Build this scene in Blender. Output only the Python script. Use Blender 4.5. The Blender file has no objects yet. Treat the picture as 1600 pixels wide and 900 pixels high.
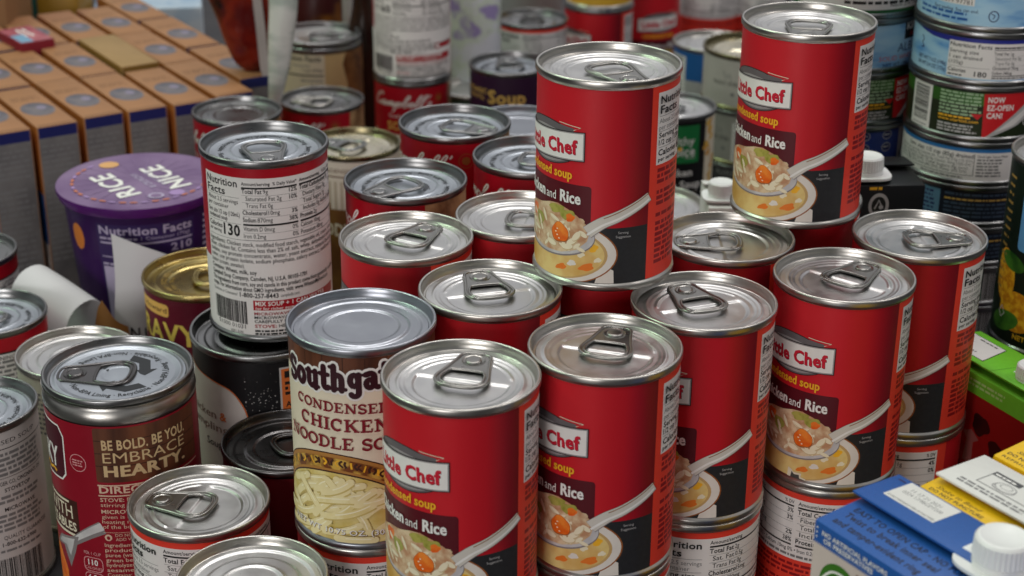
import bpy, bmesh, math, random
from mathutils import Vector, Matrix
random.seed(7)
PI=math.pi; R_=math.radians
S=bpy.context.scene
C=S.collection
MM=0.001
TABLE=203.2          # table top lies this many mm under the second layer's lids

# ---------------------------------------------------------------- camera
f_px=2651.83; pitch=0.41487; roll=0.0089174; cz=320.456
cam=bpy.data.cameras.new('camera'); co=bpy.data.objects.new('camera',cam); C.objects.link(co)
fw=Vector((0,math.cos(pitch),-math.sin(pitch))); rt=Vector((1,0,0)); up=Vector((0,math.sin(pitch),math.cos(pitch)))
r2=math.cos(roll)*rt+math.sin(roll)*up; u2=-math.sin(roll)*rt+math.cos(roll)*up
M=Matrix((r2,u2,-fw)).transposed().to_4x4(); M.translation=Vector((0,0,(cz+TABLE)*MM)); co.matrix_world=M
cam.sensor_width=36; cam.lens=f_px/1600*36; cam.clip_start=.01; cam.clip_end=50
cam.dof.use_dof=True; cam.dof.focus_distance=.80; cam.dof.aperture_fstop=12.5
S.camera=co
S.view_settings.view_transform='Standard'; S.view_settings.look='None'; S.view_settings.exposure=0.0; S.view_settings.gamma=1
S.cycles.max_bounces=8; S.cycles.use_denoising=True
# ---------------------------------------------------------------- world (soft light of a big hall) ceiling lamps and a low front lamp
W=bpy.data.worlds.new('World'); S.world=W; W.use_nodes=True
nt=W.node_tree; bg=nt.nodes['Background']
tc=nt.nodes.new('ShaderNodeTexCoord'); sep=nt.nodes.new('ShaderNodeSeparateXYZ'); nt.links.new(tc.outputs['Generated'],sep.inputs[0])
rp=nt.nodes.new('ShaderNodeValToRGB'); mp=nt.nodes.new('ShaderNodeMapRange')
mp.inputs[1].default_value=-.3; mp.inputs[2].default_value=1
nt.links.new(sep.outputs['Z'],mp.inputs[0]); nt.links.new(mp.outputs[0],rp.inputs[0])
e=rp.color_ramp.elements; e[0].position=0; e[0].color=(.02,.02,.022,1); e[1].position=1; e[1].color=(.36,.37,.38,1)
for p,c in ((.2,(.012,.012,.013,1)),(.3,(.06,.06,.063,1)),(.42,(.44,.445,.465,1)),(.6,(.68,.68,.705,1)),(.78,(.46,.465,.475,1))):
    k=e.new(p); k.color=c
mp2=nt.nodes.new('ShaderNodeMapRange'); mp2.inputs[1].default_value=-1; mp2.inputs[2].default_value=1; mp2.inputs[3].default_value=.20; mp2.inputs[4].default_value=1.05
nt.links.new(sep.outputs['Y'],mp2.inputs[0])
mul=nt.nodes.new('ShaderNodeMath'); mul.operation='MULTIPLY'; nt.links.new(mp2.outputs[0],mul.inputs[0]); mul.inputs[1].default_value=1.0
nt.links.new(rp.outputs[0],bg.inputs[0]); nt.links.new(mul.outputs[0],bg.inputs[1])
def lamp(x,y,z,sx,sy,power,col,tx,ty,tz):
    l=bpy.data.lights.new('area_lamp','AREA'); l.shape='RECTANGLE'; l.size=sx; l.size_y=sy; l.energy=power; l.color=col
    o=bpy.data.objects.new('area_lamp',l); C.objects.link(o); o.location=(x,y,z)
    o.rotation_euler=(Vector((tx,ty,tz))-Vector((x,y,z))).to_track_quat('-Z','Y').to_euler()
lamp(-.5,1.7,2.6,.16,1.5,15,(1,.98,.95),0,.9,.2)
lamp(.45,1.9,2.6,.16,1.5,15,(1,.98,.95),0,.9,.2)
lamp(-1.7,.9,1.9,1.3,.22,13,(.66,1,.66),0,.8,.2)
lamp(1.7,.7,2.2,1.3,.18,9,(1,.95,.92),0,.8,.2)
lamp(.1,-.2,2.4,1.4,.2,9,(1,.98,.96),0,.8,.2)
lamp(-1.05,-1.75,.60,1.0,.7,25,(1,.975,.96),.05,.75,.2)   # low area lamp standing in for unseen brightness behind the camera
# ---------------------------------------------------------------- materials
def s2l(c): return tuple((v/12.92 if v<=.04045 else ((v+.055)/1.055)**2.4) for v in [x/255 for x in c])
MATS={}
def mat(name,rgb,rough=.45,metal=0,var=.06,scale=60,bump=0,spec=.3,coat=0,srgb=True):
    if name in MATS: return MATS[name]
    m=bpy.data.materials.new(name); m.use_nodes=True; n=m.node_tree; b=n.nodes['Principled BSDF']
    c=s2l(rgb) if srgb else rgb
    b.inputs['Roughness'].default_value=rough; b.inputs['Metallic'].default_value=metal
    b.inputs['Specular IOR Level'].default_value=spec
    if coat: b.inputs['Coat Weight'].default_value=coat; b.inputs['Coat Roughness'].default_value=.12
    t=n.nodes.new('ShaderNodeTexCoord'); nz=n.nodes.new('ShaderNodeTexNoise'); nz.inputs['Scale'].default_value=scale; nz.inputs['Detail'].default_value=5
    n.links.new(t.outputs['Object'],nz.inputs['Vector'])
    r=n.nodes.new('ShaderNodeValToRGB'); r.color_ramp.elements[0].position=.3; r.color_ramp.elements[1].position=.7
    r.color_ramp.elements[0].color=(*[max(0,x*(1-var)) for x in c],1); r.color_ramp.elements[1].color=(*[min(1,x*(1+var)) for x in c],1)
    n.links.new(nz.outputs['Fac'],r.inputs[0]); n.links.new(r.outputs[0],b.inputs['Base Color'])
    if bump:
        bp=n.nodes.new('ShaderNodeBump'); bp.inputs['Strength'].default_value=bump; bp.inputs['Distance'].default_value=.0004
        n.links.new(nz.outputs['Fac'],bp.inputs['Height']); n.links.new(bp.outputs[0],b.inputs['Normal'])
    MATS[name]=m; return m
def mix2(name,a,b_,scale=120,rough=.35,lo=.4,hi=.6,detail=4,c3=None,sx=(1,1,1)):
    """two (or three) printed colours mottled by noise"""
    if name in MATS: return MATS[name]
    m=mat(name,a,rough); n=m.node_tree; nz=[x for x in n.nodes if x.type=='TEX_NOISE'][0]; nz.inputs['Scale'].default_value=scale; nz.inputs['Detail'].default_value=detail
    r=[x for x in n.nodes if x.type=='VALTORGB'][0].color_ramp
    r.elements[0].position=lo; r.elements[1].position=hi; r.elements[0].color=(*s2l(a),1); r.elements[1].color=(*s2l(b_),1)
    if c3: k=r.elements.new((lo+hi)/2); k.color=(*s2l(c3),1)
    if sx!=(1,1,1):
        mpn=n.nodes.new('ShaderNodeMapping'); mpn.inputs['Scale'].default_value=sx
        t=[x for x in n.nodes if x.type=='TEX_COORD'][0]; n.links.new(t.outputs['Object'],mpn.inputs[0]); n.links.new(mpn.outputs[0],nz.inputs['Vector'])
    return m
def metal(name,rgb,rough=.2,scr=.1):
    if name in MATS: return MATS[name]
    m=mat(name,rgb,rough,1,.05,40); n=m.node_tree; b=n.nodes['Principled BSDF']
    t=[x for x in n.nodes if x.type=='TEX_COORD'][0]
    nz=n.nodes.new('ShaderNodeTexNoise'); nz.inputs['Scale'].default_value=90; nz.inputs['Detail'].default_value=3
    n.links.new(t.outputs['Object'],nz.inputs['Vector'])
    mr=n.nodes.new('ShaderNodeMapRange'); mr.inputs[1].default_value=.35; mr.inputs[2].default_value=.7; mr.inputs[3].default_value=max(.03,rough-scr); mr.inputs[4].default_value=rough+scr
    n.links.new(nz.outputs['Fac'],mr.inputs[0]); n.links.new(mr.outputs[0],b.inputs['Roughness'])
    bp=n.nodes.new('ShaderNodeBump'); bp.inputs['Strength'].default_value=.012; bp.inputs['Distance'].default_value=.0001
    n.links.new(nz.outputs['Fac'],bp.inputs['Height']); n.links.new(bp.outputs[0],b.inputs['Normal'])
    # small dark specks of dust
    n2=n.nodes.new('ShaderNodeTexNoise'); n2.inputs['Scale'].default_value=1300; n2.inputs['Detail'].default_value=1
    n.links.new(t.outputs['Object'],n2.inputs['Vector'])
    m2=n.nodes.new('ShaderNodeMapRange'); m2.inputs[1].default_value=.77; m2.inputs[2].default_value=.80; m2.inputs[3].default_value=1; m2.inputs[4].default_value=.45
    n.links.new(n2.outputs['Fac'],m2.inputs[0])
    mx=n.nodes.new('ShaderNodeMix'); mx.data_type='RGBA'; mx.blend_type='MULTIPLY'; mx.inputs[0].default_value=1
    r=[x for x in n.nodes if x.type=='VALTORGB'][0]
    n.links.new(r.outputs[0],mx.inputs[6]); n.links.new(m2.outputs[0],mx.inputs[7]); n.links.new(mx.outputs[2],b.inputs['Base Color'])
    return m
tin=metal('tin',(188,185,179),.33,.05); tin_panel=metal('tin_panel',(196,195,194),.38,.07); tin_tab=metal('tin_tab',(148,146,142),.3,.04); print_panel=metal('print_panel',(172,177,184),.4,.05)
tin_grey=metal('tin_grey',(138,138,138),.32,.05); tin_dark=metal('tin_dark',(98,96,96),.3,.04); tin_blue=metal('tin_blue',(160,163,170),.36,.05)
gold=metal('gold_tin',(176,158,104),.3,.03); cream_tin=metal('cream_tin',(214,206,182),.25,.08); olive_tin=metal('olive_tin',(128,120,92),.3,.08)
ink=lambda n,c,r=.42: mat('ink_'+n,c,r,var=.03,scale=200)
K_=ink('black',(28,27,28)); WH=mat('label_white',(222,217,214),.4,var=.03,scale=30); WHT=ink('white',(232,229,224))
RED=ink('red',(196,34,40)); DRED=ink('deep_red',(150,22,34)); MAR=ink('maroon',(86,18,28)); YEL=ink('yellow',(240,178,44)); ORG=ink('orange',(228,120,40))
GRY=ink('grey',(120,118,118)); LGRY=ink('light_grey',(176,173,172)); CHAR=mat('ink_charcoal',(42,42,44),.45,var=.12,scale=500)
STRIP=ink('strip_orange',(222,62,46)); STRIPT=ink('strip_text',(138,24,28))
CREAM=ink('cream',(226,214,190)); TAN=ink('tan',(214,182,126)); NAVY=ink('navy',(30,34,86)); BLUE=ink('blue',(40,92,160)); GREEN=ink('green',(36,120,62))
GOLDI=ink('gold',(222,176,92)); BROWN=ink('brown',(92,56,36))
def wood():
    m=mix2('printed_wood',(112,66,44),(66,38,28),90,.45,.35,.65,6,sx=(1,1,.12)); return m
WOOD=wood()
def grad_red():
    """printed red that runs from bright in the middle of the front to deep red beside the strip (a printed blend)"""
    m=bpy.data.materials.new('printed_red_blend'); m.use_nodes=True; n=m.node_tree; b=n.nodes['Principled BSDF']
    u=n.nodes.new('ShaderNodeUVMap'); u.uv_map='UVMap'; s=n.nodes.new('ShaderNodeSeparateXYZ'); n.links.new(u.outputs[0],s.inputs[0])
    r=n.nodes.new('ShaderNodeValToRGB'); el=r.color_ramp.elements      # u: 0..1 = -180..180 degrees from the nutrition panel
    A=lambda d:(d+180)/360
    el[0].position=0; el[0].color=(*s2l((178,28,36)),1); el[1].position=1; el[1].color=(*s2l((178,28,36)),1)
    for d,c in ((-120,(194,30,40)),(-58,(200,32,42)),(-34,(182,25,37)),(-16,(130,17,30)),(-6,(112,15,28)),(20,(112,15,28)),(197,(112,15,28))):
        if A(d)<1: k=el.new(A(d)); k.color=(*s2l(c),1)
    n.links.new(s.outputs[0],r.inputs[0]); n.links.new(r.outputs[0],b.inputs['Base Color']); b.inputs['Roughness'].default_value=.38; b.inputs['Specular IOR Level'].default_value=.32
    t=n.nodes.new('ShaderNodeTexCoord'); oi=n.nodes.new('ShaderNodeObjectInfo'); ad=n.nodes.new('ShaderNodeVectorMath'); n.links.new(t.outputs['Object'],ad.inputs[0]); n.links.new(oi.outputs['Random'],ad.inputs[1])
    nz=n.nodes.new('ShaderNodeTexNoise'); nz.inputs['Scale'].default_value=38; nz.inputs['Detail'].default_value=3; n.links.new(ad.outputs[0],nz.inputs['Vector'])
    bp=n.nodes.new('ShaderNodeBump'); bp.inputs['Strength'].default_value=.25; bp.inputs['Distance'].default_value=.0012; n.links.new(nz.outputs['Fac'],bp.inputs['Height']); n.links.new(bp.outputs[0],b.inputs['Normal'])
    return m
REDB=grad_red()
RED_C=mat('soup_red',(164,16,32),.36,var=.05)
# ---------------------------------------------------------------- text meshes (font curves turned into mesh data once per string)
_tc={}
_curve=bpy.data.curves.new('type','FONT'); _to=bpy.data.objects.new('type',_curve); C.objects.link(_to)
def glyphs(s,bold):
    k=(s,bold)
    if k not in _tc:
        _curve.body=s; _curve.offset=min(bold*.62,.026); _curve.space_character=1+bold*1.2; _curve.resolution_u=2
        bpy.context.view_layer.update()
        ev=_to.evaluated_get(bpy.context.evaluated_depsgraph_get()); m=ev.to_mesh()
        _tc[k]=([(v.co.x,v.co.y) for v in m.vertices],[tuple(p.vertices) for p in m.polygons]); ev.to_mesh_clear()
    return _tc[k]
CAP=.682
class Flat:
    """a flat piece of print: polygons in millimetres, later bent round a can or laid on a face"""
    def __init__(s): s.items=[]; s.n=0
    def add(s,v,f,m,layer):
        s.n+=1; s.items.append((v,f,m,layer)); return s
    def ordered(s):
        return [(v,f,m,.03+i*.0026) for i,(v,f,m,l) in enumerate(sorted(s.items,key=lambda q:q[3]))]
    def poly(s,pts,m,layer=1): return s.add(list(pts),[tuple(range(len(pts)))],m,layer)
    def rect(s,u0,v0,u1,v1,m,layer=1,r=0):
        u0,u1=min(u0,u1),max(u0,u1); v0,v1=min(v0,v1),max(v0,v1)
        if not r: return s.poly([(u0,v0),(u1,v0),(u1,v1),(u0,v1)],m,layer)
        p=[]
        for cx,cy,a in ((u1-r,v0+r,-90),(u1-r,v1-r,0),(u0+r,v1-r,90),(u0+r,v0+r,180)):
            for k in range(5): t=R_(a+k*22.5); p.append((cx+r*math.cos(t),cy+r*math.sin(t)))
        return s.poly(p,m,layer)
    def ell(s,cx,cy,rx,ry,m,layer=1,n=36,rot=0,wob=0,a0=0,a1=360):
        p=[]; c,sn=math.cos(rot),math.sin(rot)
        for k in range(n if a1-a0>=360 else n+1):
            t=R_(a0+(a1-a0)*k/n); q=1+wob*(math.sin(3*t+cx)+.6*math.sin(5*t+cy)); x,y=rx*q*math.cos(t),ry*q*math.sin(t)
            p.append((cx+x*c-y*sn,cy+x*sn+y*c))
        return s.poly(p,m,layer)
    def stroke(s,pts,w,m,layer=1,smooth=True,w1=None,closed=False):
        if smooth and len(pts)>2: pts=cr(pts,closed)
        n=len(pts); v=[]; f=[]
        for i,(x,y) in enumerate(pts):
            a=pts[(i-1)%n] if closed else pts[max(0,i-1)]; b=pts[(i+1)%n] if closed else pts[min(n-1,i+1)]
            dx,dy=b[0]-a[0],b[1]-a[1]; L=math.hypot(dx,dy) or 1
            ww=(w if w1 is None else w+(w1-w)*i/(n-1))/2
            v+= [(x-dy/L*ww,y+dx/L*ww),(x+dy/L*ww,y-dx/L*ww)]
        for i in range(n if closed else n-1): j=(i+1)%n; f.append((2*i,2*i+1,2*j+1,2*j))
        return s.add(v,f,m,layer)
    def text(s,t,u,v,cap,m,w=None,layer=3,bold=.012,al='l',rot=0,shear=0,xs=1,squash=1):
        """cap: height of capitals in mm; w: width to fill"""
        vs,fs=glyphs(t,bold)
        if not vs: return s
        k=cap/CAP; x0=min(p[0] for p in vs); x1=max(p[0] for p in vs)
        kx=k*xs if w is None else w/(x1-x0)
        W=(x1-x0)*kx; off={'l':0,'r':-W,'c':-W/2}[al]; c,sn=math.cos(rot),math.sin(rot); o=[]
        for x,y in vs:
            x=(x-x0)*kx+off+y*k*shear; y=y*k*squash; o.append((u+x*c-y*sn,v+x*sn+y*c))
        return s.add(o,fs,m,layer)
    def greek(s,u,v,w,lines,lh,m,layer=2,fill=.5,seed=1,ragged=.25):
        """print too small to read in the picture: rows of word-sized dashes"""
        r=random.Random(seed); vs=[]; fs=[]
        for i in range(lines):
            x=u; end=u+w*(1-ragged*r.random()*r.random())
            while x<end:
                L=min(lh*(.5+1.9*r.random()),end-x); y=v-i*lh
                if L>.15:
                    b=len(vs); vs+=[(x,y),(x+L,y),(x+L,y+lh*fill),(x,y+lh*fill)]; fs.append((b,b+1,b+2,b+3))
                x+=L+lh*.32
        return s.add(vs,fs,m,layer)
    def bars(s,u0,v0,u1,v1,m,layer=3,seed=3,vert=True):
        r=random.Random(seed); vs=[]; fs=[]; x=0.; L=(u1-u0) if vert else (v1-v0)
        while x<L-.3:
            w=r.choice((.25,.25,.5,.75)); b=len(vs)
            if vert: vs+=[(u0+x,v0),(u0+min(x+w,L),v0),(u0+min(x+w,L),v1),(u0+x,v1)]
            else: vs+=[(u0,v0+x),(u1,v0+x),(u1,v0+min(x+w,L)),(u0,v0+min(x+w,L))]
            fs.append((b,b+1,b+2,b+3)); x+=w+r.choice((.25,.3,.5))
        return s.add(vs,fs,m,layer)
def cr(P,closed=False,n=5):
    out=[]; N=len(P)
    for i in range(N if closed else N-1):
        g=lambda k: P[k%N] if closed else P[max(0,min(N-1,k))]
        a,b,c,d=g(i-1),g(i),g(i+1),g(i+2)
        for k in range(n):
            t=k/n
            out.append(tuple(.5*(2*b[j]+(c[j]-a[j])*t+(2*a[j]-5*b[j]+4*c[j]-d[j])*t*t+(3*b[j]-a[j]-3*c[j]+d[j])*t**3) for j in range(len(b))))
    if not closed: out.append(tuple(P[-1]))
    return out
# stroke letters -----------------------------------------------------------------------------------------------
def arc(cx,cy,rx,ry,a0,a1,n=12): return [(cx+rx*math.cos(R_(a0+(a1-a0)*k/n)),cy+ry*math.sin(R_(a0+(a1-a0)*k/n))) for k in range(n+1)]
SLAB={ # width, list of (polyline, stroke factor); 1 = capital height
'C':(.8,[(arc(.42,.5,.34,.43,48,312),1),([(.68,.62),(.68,.93)],.6)]),'O':(.86,[(arc(.43,.5,.36,.43,0,360,20),1)]),
'N':(.98,[([(.18,.0),(.18,1)],.7),([(.16,.98),(.8,.02)],1.1),([(.8,0),(.8,1)],.7),([(0,.05),(.36,.05)],.6),([(0,.95),(.26,.95)],.6),([(.62,.95),(.98,.95)],.6)]),
'D':(.86,[([(.2,0),(.2,1)],1.1),([(.0,.05),(.4,.05)]+arc(.4,.5,.38,.45,-90,90)+[(0,.95)],.9)]),
'E':(.78,[([(.2,0),(.2,1)],1.1),([(0,.05),(.7,.05),(.7,.3)],.7),([(0,.95),(.66,.95),(.66,.72)],.7),([(.2,.52),(.5,.52)],.7),([(.5,.4),(.5,.64)],.5)]),
'S':(.7,[(arc(.34,.73,.25,.22,20,250,9)+arc(.34,.27,.27,.22,90,-160,10),1),([(.6,.7),(.6,.95)],.5),([(.06,.05),(.06,.3)],.5)]),
'H':(.96,[([(.2,0),(.2,1)],1.1),([(.76,0),(.76,1)],1.1),([(.2,.5),(.76,.5)],.7)]+[([(x-.19,y),(x+.19,y)],.6) for x in(.2,.76) for y in(.05,.95)]),
'I':(.42,[([(.21,0),(.21,1)],1.1),([(0,.05),(.42,.05)],.6),([(0,.95),(.42,.95)],.6)]),
'K':(.95,[([(.2,0),(.2,1)],1.1),([(.24,.42),(.74,.95)],.7),([(.4,.55),(.78,.05)],1.1)]+[([(a,y),(b,y)],.6) for a,b,y in((0,.4,.05),(0,.4,.95),(.58,.92,.95),(.62,.95,.05))]),
'L':(.76,[([(.2,0),(.2,1)],1.1),([(0,.05),(.7,.05),(.7,.34)],.7),([(0,.95),(.4,.95)],.6)]),
'U':(.92,[([(.2,1),(.2,.35)]+arc(.46,.33,.26,.28,180,360,8)+[(.72,1)],1),([(0,.95),(.4,.95)],.6),([(.54,.95),(.92,.95)],.6)]),
'P':(.8,[([(.2,0),(.2,1)],1.1),([(0,.95),(.4,.95)]+arc(.42,.7,.3,.25,90,-90,8)+[(.2,.45)],.9),([(0,.05),(.42,.05)],.6)]),
'o':(.72,[(arc(.36,.36,.25,.29,0,360,18),1.05)]),'u':(.8,[([(.18,.7),(.18,.25)]+arc(.37,.24,.19,.18,180,330,6),1.05),([(.6,.7),(.6,0)],1.05),([(.0,.64),(.26,.64)],.7),([(.42,.64),(.66,.64)],.7),([(.6,.07),(.78,.07)],.7)]),
't':(.5,[([(.22,.95),(.22,.2)]+arc(.36,.2,.14,.13,180,320,5),1.05),([(0,.64),(.46,.64)],.8)]),
'h':(.82,[([(.2,0),(.2,1)],1.05),([(0,.95),(.24,.95)],.7),([(.2,.42)]+arc(.4,.44,.2,.2,150,0,6)+[(.6,0)],1.05),([(.0,.06),(.38,.06)],.7),([(.46,.06),(.8,.06)],.7)]),
'g':(.74,[(arc(.34,.4,.2,.24,0,360,16),1),([(.56,.66),(.56,-.08)]+arc(.36,-.1,.2,.16,0,-150,8),1),([(.5,.64),(.72,.64)],.6)]),
'a':(.74,[(arc(.3,.22,.18,.17,0,360,14),1),([(.1,.6)]+arc(.32,.5,.2,.15,120,0,5)+[(.53,.1),(.7,.06)],1.05)]),
'e':(.7,[([(.12,.36),(.56,.4)]+arc(.35,.36,.23,.28,10,320,14),1)]),
' ':(.4,[])}
def slab(F,t,u,v,cap,m,w,layer=3,th=.17,grow=0,al='l',curve=None,var=None):
    tot=sum(SLAB[c][0]+.07 for c in t)-.07; kx=w/tot; x=0
    if al=='c': u-=w/2
    if al=='r': u-=w
    for c in t:
        wd,st=SLAB[c]; dy=curve(u+(x+wd/2)*kx) if curve else 0
        for pl,k in st:
            F.stroke([(u+(x+a)*kx,v+b*cap+dy) for a,b in pl],th*cap*k+2*grow,m,layer,smooth=False)
            if grow or th>.2:
                for a,b in (pl[0],pl[-1]): F.ell(u+(x+a)*kx,v+b*cap+dy,(th*cap*k/2+grow)*.98,(th*cap*k/2+grow)*.98,m,layer,10)
        x+=wd+.07
SCRIPT=[ # white cursive word; x advances left to right, x-height 1
 (0,[(1.5,2.5),(1.62,2.75),(1.3,2.95),(.75,2.5),(.35,1.6),(.3,.7),(.65,.12),(1.2,.2),(1.65,.75)]),
 (1.55,[(1.0,.85),(.55,1.0),(.12,.55),(.25,.05),(.65,.25),(1.0,.95),(.85,.2),(1.05,.05),(1.35,.5)]),
 (2.75,[(.15,.55),(.38,1),(.25,.02)]),(2.75,[(.27,.3),(.65,.98),(.8,.8),(.66,.02)]),(2.75,[(.7,.3),(1.08,.98),(1.25,.8),(1.1,.1),(1.3,.08),(1.6,.6)]),
 (4.2,[(.15,.6),(.42,1.05),(.2,-.4),(.0,-1.25),(-.15,-1.3)]),(4.2,[(.3,.4),(.65,.98),(1.0,.75),(.85,.15),(.5,.02),(.32,.25)]),
 (5.2,[(.05,.5),(.75,1.6),(1.05,2.5),(.85,2.75),(.55,2.0),(.35,.5),(.6,.02),(.98,.3),(.95,.85),(.7,.9),(1.0,.75),(1.3,.85)]),
 (6.3,[(.15,.5),(.65,.75),(.7,1.0),(.4,1.0),(.2,.5),(.45,.03),(.95,.45)]),
 (7.1,[(.1,.4),(.75,1.6),(1.0,2.5),(.82,2.75),(.55,2.1),(.3,.5),(.45,.03),(.85,.5)]),
 (7.9,[(.05,.4),(.75,1.6),(1.0,2.5),(.82,2.75),(.55,2.1),(.3,.5),(.45,.03),(.8,.35)]),
 (9.0,[(.25,2.75),(.35,2.6),(.2,2.2)]),(9.1,[(.1,.4),(.55,1.05),(.7,.6),(.6,.1),(.2,.05)])]
def script(F,u,v,h,m,layer=3,w=None):
    k=h/2.9; kx=(w/9.9) if w else k; sh=.28
    for x0,pl in SCRIPT: F.stroke([(u+(x0+a)*kx+b*k*sh,v+b*k) for a,b in pl],.3*k,m,layer)
# ---------------------------------------------------------------- mesh helpers
def link(name,me,parent=None,loc=(0,0,0),rot=(0,0,0)):
    o=bpy.data.objects.new(name,me); C.objects.link(o); o.parent=parent; o.location=loc; o.rotation_euler=rot; return o
def finish(bm,name,mats,smooth=True,angle=40):
    me=bpy.data.meshes.new(name); bmesh.ops.scale(bm,vec=(MM,)*3,verts=bm.verts); bm.to_mesh(me); bm.free()
    for m in mats: me.materials.append(m)
    if smooth:
        me.polygons.foreach_set('use_smooth',[True]*len(me.polygons))
        try: me.set_sharp_from_angle(angle=R_(angle))
        except Exception: pass
    me.update(); return me
def lathe(bm,prof,n=96,mi=0,cap=False):
    rings=[]
    for r,z in prof: rings.append([bm.verts.new((r*math.sin(2*PI*k/n),-r*math.cos(2*PI*k/n),z)) for k in range(n)])
    for a,b in zip(rings,rings[1:]):
        for k in range(n):
            f=bm.faces.new((a[k],a[(k+1)%n],b[(k+1)%n],b[k])); f.material_index=mi
    if cap: f=bm.faces.new(rings[-1]); f.material_index=mi
    return rings
def bake(F,place,cuts,mats,bm,uvf=None):
    """subdivide each printed piece along the given u lines and put its vertices in place"""
    idx={}
    for m in mats: idx[m]=len(idx)
    for vs,fs,m,off in F.ordered():
        if m not in idx: idx[m]=len(mats); mats.append(m)
        b=bmesh.new(); vv=[b.verts.new((x,y,0)) for x,y in vs]
        for f in fs:
            try: b.faces.new([vv[i] for i in f])
            except ValueError: pass
        us=[x for x,_ in vs]; lo,hi=min(us),max(us)
        if cuts and hi-lo>cuts*.7:
            big=[f for f in b.faces if len(f.verts)>4]
            k=math.floor(lo/cuts)+1
            while k*cuts<hi-1e-6:
                bmesh.ops.bisect_plane(b,geom=b.verts[:]+b.edges[:]+b.faces[:],plane_co=(k*cuts,0,0),plane_no=(1,0,0)); k+=1
        b.normal_update(); new={}
        for v in b.verts: new[v]=bm.verts.new(place(v.co.x,v.co.y,off))
        for f in b.faces:
            l=[new[v] for v in f.verts]
            if f.normal.z<0: l.reverse()
            g=bm.faces.new(l); g.material_index=idx[m]
        b.free()
NSEG=96
def wrap_label(name,F,R,z0,z1,base,deg=False):
    """paper label round a can: F's v runs downward from the can's top (0) in mm, u along the girth from the front (-y)"""
    bm=bmesh.new(); mats=[base]; lay=bm.loops.layers.uv.new('UVMap')
    n=NSEG
    a=[[bm.verts.new((R*math.sin(2*PI*k/n-PI),-R*math.cos(2*PI*k/n-PI),z)) for k in range(n)] for z in (z0,z1)]
    for k in range(n):
        f=bm.faces.new((a[0][k],a[0][(k+1)%n],a[1][(k+1)%n],a[1][k]))
        for l,(uu,v) in zip(f.loops,((k,0),(k+1,0),(k+1,1),(k,1))): l[lay].uv=(uu/n,v)
    def place(u,v,off):
        t=u/R; st=2*PI/n; tm=(math.floor(t/st+1e-6)+.5)*st; q=(R+off)*math.cos(st/2)/math.cos(t-tm) if abs(t-tm)<st*.6 else R+off
        return (q*math.sin(t),-q*math.cos(t),max(z0,min(z1,v)))
    bake(F,place,2*PI*R/n,mats,bm)
    return finish(bm,name,mats,True,30)
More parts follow.
